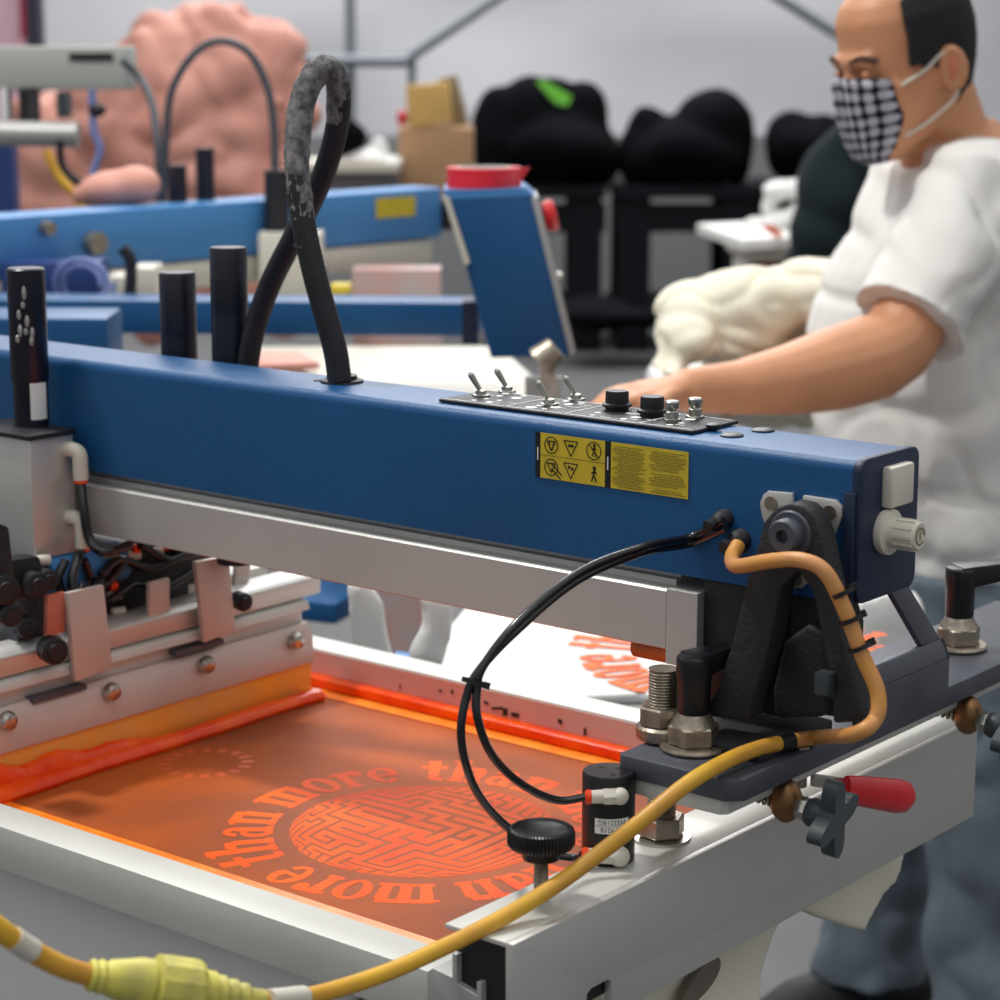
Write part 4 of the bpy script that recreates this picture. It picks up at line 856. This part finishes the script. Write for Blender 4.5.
# far screens (pale boards behind the arm)
def flat(pts, z, th, name, m, label, cat, **k): return B().prism([onp(x, y, 2, z) for x, y in pts], (0, 0, -th)).build(name, m, label=label, cat=cat, bevel=.003, **k)
flat([(235, 346), (500, 346), (560, 400), (400, 430), (200, 375)], .93, .03, 'far_screen', 'ivory', 'pale print frame lying behind the main arm under the slanted box', 'screen')
flat([(235, 352), (300, 352), (320, 362), (240, 366)], .955, .012, 'ink_tray', 'pink', 'pinkish stained board behind the black rods', 'board')
flat([(300, 560), (345, 566), (358, 592), (335, 604), (300, 600)], .70, .03, 'lower_beam', 'blue_paint', 'blue machine beam glimpsed below the rail', 'beam')
# ------------------------------------------------------------------ upper left machine
g = B(); fbox(g, -40, 46, 127, 90, 4.7, .14); ub = g.build('beige_beam', 'beige_beam', bevel=.006, label='beige overhead machine beam at upper left', cat='beam')
g = B(); fbox(g, 69, 53, 113, 60, 4.695, .004); g.build('beam_slot', 'black_metal', ub)
g = B(); g.cyl(hp_(-20, 133, 4.6), hp_(78, 135, 4.6), .026); g.build('slung_cylinder', 'frame_side', ub)
g = B(); fbox(g, 18, 88, 30, 142, 4.62, .12); g.build('hanging_clamp', 'black_metal', ub)
g = B(); fbox(g, 56, 92, 67, 118, 4.6, .06); g.build('hanging_block', 'grey_plastic', ub)
g = B(); post(g, -10, 142, 12, 5.2, .06); g.build('dark_post', 'navy', label='dark navy post at the left edge behind the far arm', cat='post')
g = B(); g.tube([hp_(60, 140, 4.5), hp_(62, 165, 4.5), hp_(75, 180, 4.5), hp_(95, 188, 4.5)], .008); g.build('dark_hose', 'rubber', label='dark hose curling below the grey cylinder', cat='hose')
g = B(); g.tube([hp_(46, 150, 4.45), hp_(58, 175, 4.45), hp_(75, 195, 4.45), hp_(85, 212, 4.45)], .009); g.build('yellow_strap', 'yellow_cable', label='yellow cable over the pink cloth heap at upper left', cat='cable')
g = B(); g.tube([hp_(92, 90, 4.5), hp_(94, 130, 4.5), hp_(100, 150, 4.5), hp_(92, 175, 4.5)], .008); g.build('lilac_tube', 'blue_grey', label='lilac grey tube hanging from the beige beam', cat='tube')
g = B(); g.ball(hp_(97, 110, 4.5), .018, (1, 1, .8)); g.build('tube_clip', 'rubber', label='dark clip on the lilac grey tube', cat='clip')
g = B(); post(g, -10, -30, 24, 8.3, .1); mat('pink_sign', (214, 178, 196), .6); mat('crimson', (160, 40, 70), .6); o_ = g.build('pink_banner', 'pink_sign', bevel=.01, label='tall pale pink banner with crimson edge at the top left corner', cat='banner')
g = B(); fbox(g, 18, -30, 25, 39, 8.25, .02); g.build('crimson_edge', 'crimson', o_)
g = B(); post(g, 24, -30, 37, 8.3, .1); mat('slate', (54, 56, 74), .6); g.build('dark_upright', 'slate', label='dark slate upright beside the pale pink banner', cat='post')
g = B(); fbox(g, 0, 88, 8, 120, 4.7, .05); g.build('hanging_sheet', 'white', ub)
# ------------------------------------------------------------------ neighbouring platen with printed shirt
zp = .80
plat = thing('neighbour_platen', 'grey platen board under the printed white shirt behind the screen', 'platen', onp(560, 680, 2, zp-.05))
B().prism([onp(x, y, 2, zp-.012) for x, y in ((432, 668), (470, 600), (640, 560), (860, 640), (700, 712), (560, 702))], (0, 0, -.03)).build('board', 'frame_side', plat, bevel=.006)
sh = B().prism([onp(x, y, 2, zp) for x, y in ((420, 664), (437, 640), (472, 598), (640, 555), (880, 640), (720, 706), (640, 693), (560, 697), (500, 690))], (0, 0, -.012)).build('printed_shirt', 'cloth_white', bevel=.004, label='white shirt on a platen showing fresh orange lettering', cat='shirt')
q = onp(742, 660, 2, zp)
g = B(); art_ring(g, q.x, q.y, zp+.0015, .115, .062, 147); g.build('orange_print', 'shirt_print', sh, smooth=False, label='fresh orange ring lettering')
q = onp(543, 620, 2, zp); g = B()
for k in range(14):
    a = 2*PI*k/14; c_ = V((q.x+.035*math.cos(a), q.y+.035*math.sin(a), zp+.0012)); g.bm.faces.new([g.bm.verts.new(c_+V(p_)) for p_ in ((-.004, -.002, 0), (.003, -.002, 0), (.003, .003, 0), (-.003, .002, 0))])
mat('faint_print', (240, 200, 185), .8); g.build('faint_print', 'faint_print', sh, smooth=False)
def cloth(name, pts, D, th, label, m='cloth_white', amp=.012, sc=14, vox=.008, cat='cloth', fold=None):
    g = B(); g.prism([hp_(x, y, D) for x, y in pts], HF*th); return fuse(g, name, m, vox, amp, sc, 2, label=label, cat=cat, fold=fold)
cloth('hanging_shirt', [(350, 585), (362, 580), (385, 600), (396, 660), (345, 660)], 2.35, .03, 'grey-white cloth hanging below the rail, left of the printed shirt', 'cloth_white')
cloth('hanging_shirt', [(418, 588), (452, 600), (452, 640), (440, 668), (410, 662), (425, 625)], 2.25, .025, 'crumpled white cloth tip hanging beside the printed shirt', 'cloth_white')
flat([(395, 650), (425, 654), (420, 662), (393, 658)], .78, .01, 'blue_strip', 'blue_far', 'small bright blue strip between frame and printed shirt', 'strip')
# shirt draped on the platen under the screen
B().box(-1.62, -.93, 1.10, 1.58, .765, .80).build('platen', 'frame_side', bevel=.004, label='flat platen board under the screen', cat='platen')
g = B(); g.box(-1.75, -.925, 1.088, 1.60, .797, .806); g.box(-1.75, -1.02, 1.078, 1.092, .25, .806)
mat('pale_shirt', (214, 214, 212), .9); fuse(g, 'grey_shirt_skirt', 'pale_shirt', .008, .006, 5, 2, label='smooth pale grey shirt hanging over the platen below the near frame rail', cat='shirt')
XF = -.90
cloth_pts = lambda L_: [onp(x, y, 0, XF) for x, y in L_]
g = B(); g.prism(cloth_pts([(600, 985), (700, 930), (790, 880), (781, 925), (765, 975), (757, 1030), (600, 1060)]), (-.012, 0, 0))
tail = fuse(g, 'hanging_shirt_tail', 'cloth_cream', .005, .006, 18, 2, label='cream shirt tail with painted fold shade hanging below the front bar, lower middle', cat='shirt')
g = B(); g.prism(cloth_pts([(790, 905), (820, 880), (905, 845), (898, 880), (866, 932), (845, 925)]), (-.012, 0, 0))
fuse(g, 'hanging_shirt_tail', 'cloth_cream', .005, .006, 18, 2, label="cream shirt corner hanging below the front bar before the man's leg", cat='shirt')
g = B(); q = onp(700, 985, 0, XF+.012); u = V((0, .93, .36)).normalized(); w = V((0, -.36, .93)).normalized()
g.prism([q+u*.030*math.cos(2*PI*k/24)+w*.011*math.sin(2*PI*k/24)*(1+.3*math.cos(2*PI*k/24)) for k in range(24)], (-.004, 0, 0)); mat('fold_shade_grey', (120, 112, 100), .9)
g.build('fold_shade', 'fold_shade_grey', tail)  # flat grey oval paints the shade of a fold
# cream pile of shirts under the man's arm
g = B()
for x, y, rx, ry, D in ((700, 320, 45, 34, 3.3), (760, 310, 70, 40, 3.3), (820, 300, 60, 40, 3.3), (690, 345, 36, 28, 3.25), (740, 345, 60, 35, 3.3), (800, 350, 80, 50, 3.35), (780, 400, 110, 40, 3.35), (672, 372, 22, 12, 3.2)):
    c_ = hp_(x, y, D); k = D/F; bmesh.ops.create_uvsphere(g.bm, u_segments=20, v_segments=12, radius=1, matrix=Matrix.Translation(c_+HF*.08) @ Matrix.Rotation(TH, 4, 'Z') @ Matrix.Diagonal((rx*k, .10, ry*k, 1)))
fuse(g, 'cream_shirt_pile', 'cloth_cream', .007, .010, 7, 4, fold=lambda p: -.03*max(0, .2-abs(noise.noise(p*6)))-.04*max(0, .2-abs(noise.noise(p*13+V((5, 5, 5))))), label="soft heap of cream shirts just beyond the man's forearm", cat='shirt pile')
g = B(); fbox(g, 660, 392, 850, 420, 3.32, .35); st_ = g.build('shirt_table', 'cloth_white', bevel=.02, label='white cloth-covered table carrying the cream shirt heap', cat='table')
g = B(); post(g, 690, 419, 706, 3.45, .06); g.build('table_leg', 'black_table', st_)
cloth('white_cloth', [(862, 600), (900, 590), (925, 600), (930, 680), (820, 700), (815, 640)], 2.55, .05, 'bright white cloth seen through the bracket opening', 'cloth_white')
# ================================================================== PERSON
per = thing('person', 'man in white T-shirt, patterned face mask and grey-blue jeans reaching over shirts at a press', 'person', V((hp_(930, 900, 3.12).x, hp_(930, 900, 3.12).y, 0)))
def loft(g, path, n=20):   # path: (centre, across radius, across dir, depth radius, depth dir)
    R = []
    for c_, ra, ua, rb, ub in path:
        R.append([V(c_)+ua*math.cos(2*PI*k/n)*ra+ub*math.sin(2*PI*k/n)*rb for k in range(n)])
    g.rings(R)
def limb(g, pts, n=16):   # pts: (centre, radius)
    P = []
    for i, (c_, r) in enumerate(pts):
        t = (V(pts[min(i+1, len(pts)-1)][0])-V(pts[max(i-1, 0)][0])).normalized(); u, w, _ = basis(t); P.append((c_, r, u, r, w))
    R = []; u = None
    for i, (c_, r) in enumerate(pts):
        t = (V(pts[min(i+1, len(pts)-1)][0])-V(pts[max(i-1, 0)][0])).normalized()
        u = basis(t)[0] if u is None else (u-t*u.dot(t)).normalized(); w = t.cross(u)
        R.append([V(c_)+(u*math.cos(2*PI*k/n)+w*math.sin(2*PI*k/n))*r for k in range(n)])
    g.rings(R)
# face frame: looks left, a little towards us and down
yaw = math.radians(26); pit = math.radians(13)
Ff = (-RT*math.cos(yaw)-HF*math.sin(yaw)); Sf = UP.cross(Ff).normalized()   # Sf: his left (towards us)
if Sf.dot(HF) > 0: Sf = -Sf
Ff2 = (Ff*math.cos(pit)-UP*math.sin(pit)); Uf = (UP*math.cos(pit)+Ff*math.sin(pit)); 
roll = math.radians(0)
HC = hp_(909, 71, 3.10)   # between the ears
def HL(x, y, z): return HC + (Ff2*x + Sf*y + Uf*z)*.935
HR = [(-.118, .080, .030, .022), (-.110, .094, .020, .036), (-.090, .100, -.020, .052), (-.060, .101, -.062, .062), (-.03, .100, -.085, .069), (0, .099, -.096, .073), (.03, .101, -.102, .076), (.06, .100, -.103, .078), (.088, .100, -.098, .076), (.110, .090, -.088, .068), (.130, .068, -.066, .052), (.143, .040, -.040, .034), (.149, .012, -.012, .012)]
def headring(z, f, bk, w, k=1.0, off=0, N=36):
    cx = (f+bk)/2; rx = (f-bk)/2+off; out = []
    for i in range(N):
        a = 2*PI*i/N; ca, sa = math.cos(a), math.sin(a); p_ = 2.25
        rr = (abs(ca)**p_+abs(sa)**p_)**(-1/p_); out.append(HL(cx+rx*ca*rr, (w+off)*sa*rr, z))
    return out
g = B()
g.rings([headring(*q) for q in HR])
loft(g, [(HL(.098, 0, .030), .009, Sf, .008, Ff2), (HL(.104, 0, .010), .011, Sf, .010, Ff2), (HL(.108, 0, -.022), .015, Sf, .012, Ff2), (HL(.104, 0, -.036), .013, Sf, .010, Ff2)], 12)      # nose
loft(g, [(HL(.094, -.045, .034), .010, Uf, .008, Ff2), (HL(.102, -.02, .036), .009, Uf, .008, Ff2), (HL(.102, .02, .036), .009, Uf, .008, Ff2), (HL(.094, .045, .034), .010, Uf, .008, Ff2)], 12)  # brow ridge
for s_ in (-1, 1):
    g.ball(HL(.056, s_*.038, -.008), .026, (1, 1, .8))
    g.ball(HL(-.012, s_*.079, .0), .012, (1, .7, 1))
    R = []
    for a0 in range(13):
        a = 2*PI*a0/12; cc2 = HL(-.014+.016*math.cos(a), s_*(.083+.006*(1-math.cos(a))), .002+.030*math.sin(a)); R.append((cc2, .0055))
    limb(g, R, 8)
    g.ball(HL(-.012, s_*.083, .002), .014, (.9, .35, 1.8))
NK = hp_(950, 140, 3.14)
loft(g, [(HL(-.030, 0, -.02), .060, Sf, .058, Ff2), (HL(-.045, 0, -.09), .058, Sf, .060, Ff2), (NK+RT*.0, .062, Sf, .066, Ff), (NK-UP*.06+RT*.01, .085, Sf, .08, Ff)], 20)
# torso frame
TF = (-RT*math.cos(math.radians(14))-HF*math.sin(math.radians(14))); TS = (-HF*math.cos(math.radians(14))+RT*math.sin(math.radians(14)))
def T(px_, py_, D): return hp_(px_, py_, D)
torso = [(T(958, 118, 3.16), .062, .068), (T(962, 142, 3.16), .12, .085), (T(958, 170, 3.16), .185, .105), (T(950, 215, 3.15), .205, .122), (T(938, 270, 3.15), .200, .148), (T(930, 340, 3.15), .190, .165), (T(928, 420, 3.15), .185, .170), (T(932, 490, 3.15), .182, .165), (T(940, 545, 3.15), .178, .152), (T(945, 582, 3.15), .174, .140)]
gt = B(); loft(gt, [(c_, a_, TS, b2, TF) for c_, a_, b2 in torso[1:]], 28)
loft(g, [(c_, a_*.78, TS, b2*.78, TF) for c_, a_, b2 in torso[0:]], 20)
# near (left) arm
sh_ = T(976, 205, 2.97); el = T(896, 345, 2.86); wr = T(694, 390, 2.72); 
limb(g, [(sh_+UP*-.01, .050), (sh_*.5+el*.5, .046), (el*.85+sh_*.15, .052), (el, .052), (T(875, 357, 2.845), .057), (T(835, 369, 2.82), .055), (T(785, 381, 2.78), .045), (T(735, 388, 2.75), .034), (wr, .029), (T(685, 392, 2.71), .029)])
# palm and fingers of the near hand
hd = (T(650, 396, 2.69)-wr).normalized(); hu = UP; hs = hd.cross(hu).normalized()
loft(g, [(T(684, 391, 2.715), .026, hs, .022, hu), (T(668, 392, 2.70), .034, hs, .020, hu), (T(648, 393, 2.69), .040, hs, .016, hu), (T(635, 394, 2.68), .038, hs, .012, hu)], 16)
for k, (ln, dz) in enumerate(((.062, 0), (.072, 0), (.068, 0), (.054, 0))):
    b0 = T(638, 393, 2.685)+hs*(-.029+.0195*k); limb(g, [(b0, .0095), (b0+hd*ln*.45-UP*.003, .0088), (b0+hd*ln*.75-UP*.013, .008), (b0+hd*ln-UP*.022, .0065)], 10)
b0 = T(660, 392, 2.70)+hs*-.030; limb(g, [(b0, .013), (b0+hd*.03-hs*.018-UP*.004, .011), (b0+hd*.055-hs*.022-UP*.012, .0085)], 10)
# far (right) arm behind the shirts
sh2 = T(925, 200, 3.34); el2 = T(845, 345, 3.36); wr2 = T(745, 392, 3.18)
limb(g, [(sh2, .048), (sh2*.5+el2*.5, .05), (el2, .043), (el2*.5+wr2*.5, .038), (wr2, .028), (wr2+(wr2-el2).normalized()*.05, .024)])
# hips and legs inside the jeans
hipL = T(948, 600, 3.06); hipR = T(950, 600, 3.24)
kneL = V(T(985, 800, 3.02)); kneR = V(T(885, 800, 3.2))
def ground(p): return V((p.x, p.y, 0))
ankL = T(990, 1000, 3.00); ankL.z = .09; ankR = T(872, 960, 3.2); ankR.z = .09
limb(g, [(T(950, 560, 3.15), .10), (hipL, .085), (kneL, .058), (ankL, .040)]); limb(g, [(T(950, 560, 3.15), .10), (hipR, .085), (kneR, .058), (ankR, .040)])
fuse(g, 'body', 'skin', .0055, .0, 8, 2, par=per)
# T-shirt with sleeves
m_ = sh_*.30+el*.70
limb(gt, [(T(960, 190, 3.10), .070), (sh_, .076), (sh_*.6+el*.4, .079), (m_+RT*.0, .079), (m_*.45+el*.55, .082)], 22)
m2 = sh2*.4+el2*.6; limb(gt, [(T(945, 190, 3.22), .08), (sh2, .075), (m2, .068)], 20)
def wr_fold(p):
    q = (p-T(950, 200, 3.1)); s_ = q.dot(RT); z = q.z; 
    f1 = noise.noise(V((s_*5+z*3, z*9-s_*6, q.dot(HF)*5))); f2 = noise.noise(V((s_*12-z*5, z*6+s_*10, 3+q.dot(HF)*6)))
    return .017*f1+.010*f2 - .032*max(0, .22-abs(noise.noise(V((s_*5+z*6, z*4-s_*2, 9)))))-.030*max(0, .2-abs(noise.noise(V((s_*9-z*3, z*9+s_*5, 2)))))
fuse(gt, 'tshirt', 'tshirt', .007, 0, 8, 2, par=per, fold=wr_fold, label='plain white short-sleeved T-shirt')
# jeans
gj = B(); loft(gj, [(T(946, 555, 3.15), .160, TS, .125, TF), (T(948, 600, 3.15), .168, TS, .128, TF), (T(950, 650, 3.15), .165, TS, .125, TF)], 24)
limb(gj, [(hipL+UP*.05, .10), (hipL-UP*.05, .105), (kneL, .085), (kneL*.5+ankL*.5, .080), (ankL+UP*.02, .084), (ankL-UP*.03, .086)], 20)
limb(gj, [(hipR+UP*.05, .10), (hipR-UP*.05, .105), (kneR, .082), (kneR*.5+ankR*.5, .078), (ankR+UP*.05, .082), (ankR-UP*.02, .090)], 20)
fuse(gj, 'jeans', 'jeans', .009, .014, 9, 1, amp2=.022, scale2=11, par=per, label='loose grey-blue jeans')
for an in (ankL, ankR):
    g = B(); b0 = V((an.x, an.y, 0))
    loft(g, [(b0-TF*.09+UP*.04, .03, TS, .03, UP), (b0-TF*.06+UP*.045, .040, TS, .045, UP), (b0+TF*.05+UP*.042, .046, TS, .042, UP), (b0+TF*.13+UP*.032, .044, TS, .032, UP), (b0+TF*.18+UP*.022, .02, TS, .018, UP)], 18); g.build('shoe', 'shoe', per)
# hair: cap over the back and crown, clear of the face
g = B(); cols = 36; RR = []; HI = []
for qa, qb in zip(HR[2:-1], HR[3:]):
    for t_ in range(5): HI.append([a_+(b_-a_)*t_/5 for a_, b_ in zip(qa, qb)])
for q in HI:
    RR.append((q[0], headring(q[0], q[1], q[2], q[3], off=.007, N=96)))
vv = [[g.bm.verts.new(p_) for p_ in r] for _, r in RR]
for i in range(len(vv)-1):
    for j in range(96):
        a = 2*PI*(j+.5)/96; z = (RR[i][0]+RR[i+1][0])/2; xf = math.cos(a)*.09; 
        lim = -.046+.010*noise.noise(V((z*60, 1, 0))) if z < .0 else (-.046+min(1, z/.012)*.07 if z < .018 else .040-.25*max(0, z-.10)) + .004*noise.noise(V((z*90, 2, 0)))
        if xf < lim and z > -.055: g.bm.faces.new([vv[i][j], vv[i][(j+1)%96], vv[i+1][(j+1)%96], vv[i+1][j]])
bmesh.ops.delete(g.bm, geom=[v for v in g.bm.verts if not v.link_faces], context='VERTS')
bmesh.ops.recalc_face_normals(g.bm, faces=g.bm.faces)
bmesh.ops.solidify(g.bm, geom=g.bm.faces[:], thickness=.009)
g.build('hair', 'hair', per, ang=180, label='short black receding hair')
# mask
def headdim(z):
    for a_, b_ in zip(HR[:-1], HR[1:]):
        if a_[0] <= z <= b_[0]:
            t = (z-a_[0])/(b_[0]-a_[0]); q = [i+(j-i)*t for i, j in zip(a_, b_)]; return q[3], (q[1]+q[2])/2, (q[1]-q[2])/2
g = B(); NA, NZ = 24, 14; grid = []
for j in range(NZ+1):
    v_ = j/NZ; z = -.1165+.1235*v_; row = []
    for i in range(NA+1):
        u_ = i/NA*2-1; w_, cx0, rx0 = headdim(z); half = min(.060, .93*w_); y = u_*half; 
        top = .016*(1-abs(u_))**1.0
        zc = z + (top if v_ > .6 else 0)*(v_-.6)/.4
        bul = cx0+rx0*(1-(abs(y)/w_)**2.25)**(1/2.25)+.006+.004*abs(u_)+.022*max(0, math.cos(u_*PI/2))**.8*(.35+.65*math.sin(min(1, v_*1.25)*PI*.5))
        x = bul
        row.append(g.bm.verts.new(HL(x, y, zc)))
    grid.append(row)
uvl = g.bm.loops.layers.uv.new('UVMap')
for j in range(NZ):
    for i in range(NA):
        f = g.bm.faces.new([grid[j][i], grid[j][i+1], grid[j+1][i+1], grid[j+1][i]])
        for lp, (a, b2) in zip(f.loops, ((i, j), (i+1, j), (i+1, j+1), (i, j+1))): lp[uvl].uv = (a/NA*1.0, b2/NZ*.78)
bmesh.ops.solidify(g.bm, geom=g.bm.faces[:], thickness=.002)
mk = g.build('face_mask', 'mask', per, ang=180, label='navy and white checked cloth face mask')
for s_ in (-1, 1):
    g = B(); g.tube([HL(.062, s_*.062, -.006), HL(.03, s_*.079, .008), HL(0, s_*.086, .026), HL(-.022, s_*.090, .024)], .0024, 8); g.tube([HL(.060, s_*.052, -.080), HL(.03, s_*.066, -.068), HL(-.008, s_*.082, -.045), HL(-.018, s_*.088, -.028)], .0024, 8); g.build('ear_loop', 'ivory', mk)
    g = B(); g.ball(HL(.094, s_*.034, .016), .011, (.55, 1.3, .6)); g.build('eyelid', 'skin', per); 
    g = B(); g.tube([HL(.093, s_*.053, .012), HL(.1005, s_*.034, .010), HL(.101, s_*.018, .012)], .0028, 8); g.build('eyelashes', 'brow', per); g = B(); g.ball(HL(-.010, s_*.0895, .004), .010, (.7, .35, 1.7)); g.build('ear_hollow', 'skin_red', per)
    g = B(); g.tube([HL(.090, s_*.056, .036), HL(.104, s_*.036, .043), HL(.109, s_*.014, .037)], .0042, 8, rf=lambda t: .0045*(1-.4*t)); g.build('eyebrow', 'brow', per)
# ================================================================== LIGHT, WORLD, CAMERA
w = bpy.data.worlds.new('World'); bpy.context.scene.world = w; w.use_nodes = True
nt = w.node_tree; tc = nt.nodes.new('ShaderNodeTexCoord'); sx = nt.nodes.new('ShaderNodeSeparateXYZ'); rp = nt.nodes.new('ShaderNodeValToRGB')
nt.links.new(tc.outputs['Generated'], sx.inputs[0]); mr = nt.nodes.new('ShaderNodeMapRange'); mr.inputs[1].default_value = -1; nt.links.new(sx.outputs['Z'], mr.inputs[0]); nt.links.new(mr.outputs[0], rp.inputs['Fac'])
e_ = rp.color_ramp.elements; e_[0].position = .40; e_[0].color = (.20, .20, .195, 1); e_[1].position = .95; e_[1].color = (1, 1, .98, 1); m_ = e_.new(.58); m_.color = (.36, .37, .39, 1)
nt.links.new(rp.outputs['Color'], nt.nodes['Background'].inputs[0]); nt.nodes['Background'].inputs[1].default_value = .85
def area(name, loc, tgt, sx, sy, power, col=(1, 1, 1)):
    l = bpy.data.lights.new(name, 'AREA'); l.shape = 'RECTANGLE'; l.size = sx; l.size_y = sy; l.energy = power; l.color = col
    o = bpy.data.objects.new(name, l); C.objects.link(o); o.location = loc; o.rotation_euler = (V(tgt)-V(loc)).to_track_quat('-Z', 'Y').to_euler(); return o
area('ceiling_lamp', (-2.9, .9, 4.6), (-1.0, 1.35, .9), .32, .32, 105, (1, .98, .95))
area('ceiling_lamp', (-3.4, 4.2, 4.8), (-2.6, 3.6, .8), 2.5, 1.0, 85)
area('ceiling_lamp', (-8, 9, 5.5), (-8, 9, 0), 6, 6, 640)
area('ceiling_lamp', (1.2, .3, 4.2), (-.9, 1.4, .9), 1.5, 1.5, 10)
cam = bpy.data.cameras.new('Camera'); co = bpy.data.objects.new('Camera', cam); C.objects.link(co)
co.location = CP; rot = Matrix((RT, CU, -FW)).transposed(); co.rotation_euler = rot.to_euler()
cam.sensor_width = 36; cam.lens = 36*F/1000; cam.clip_start = .05; cam.clip_end = 60
cam.dof.use_dof = True; cam.dof.focus_distance = 1.66; cam.dof.aperture_fstop = 8.2
s = bpy.context.scene; s.camera = co; s.view_settings.view_transform = 'Standard'; s.view_settings.look = 'None'; s.view_settings.gamma = 1; s.view_settings.exposure = 0
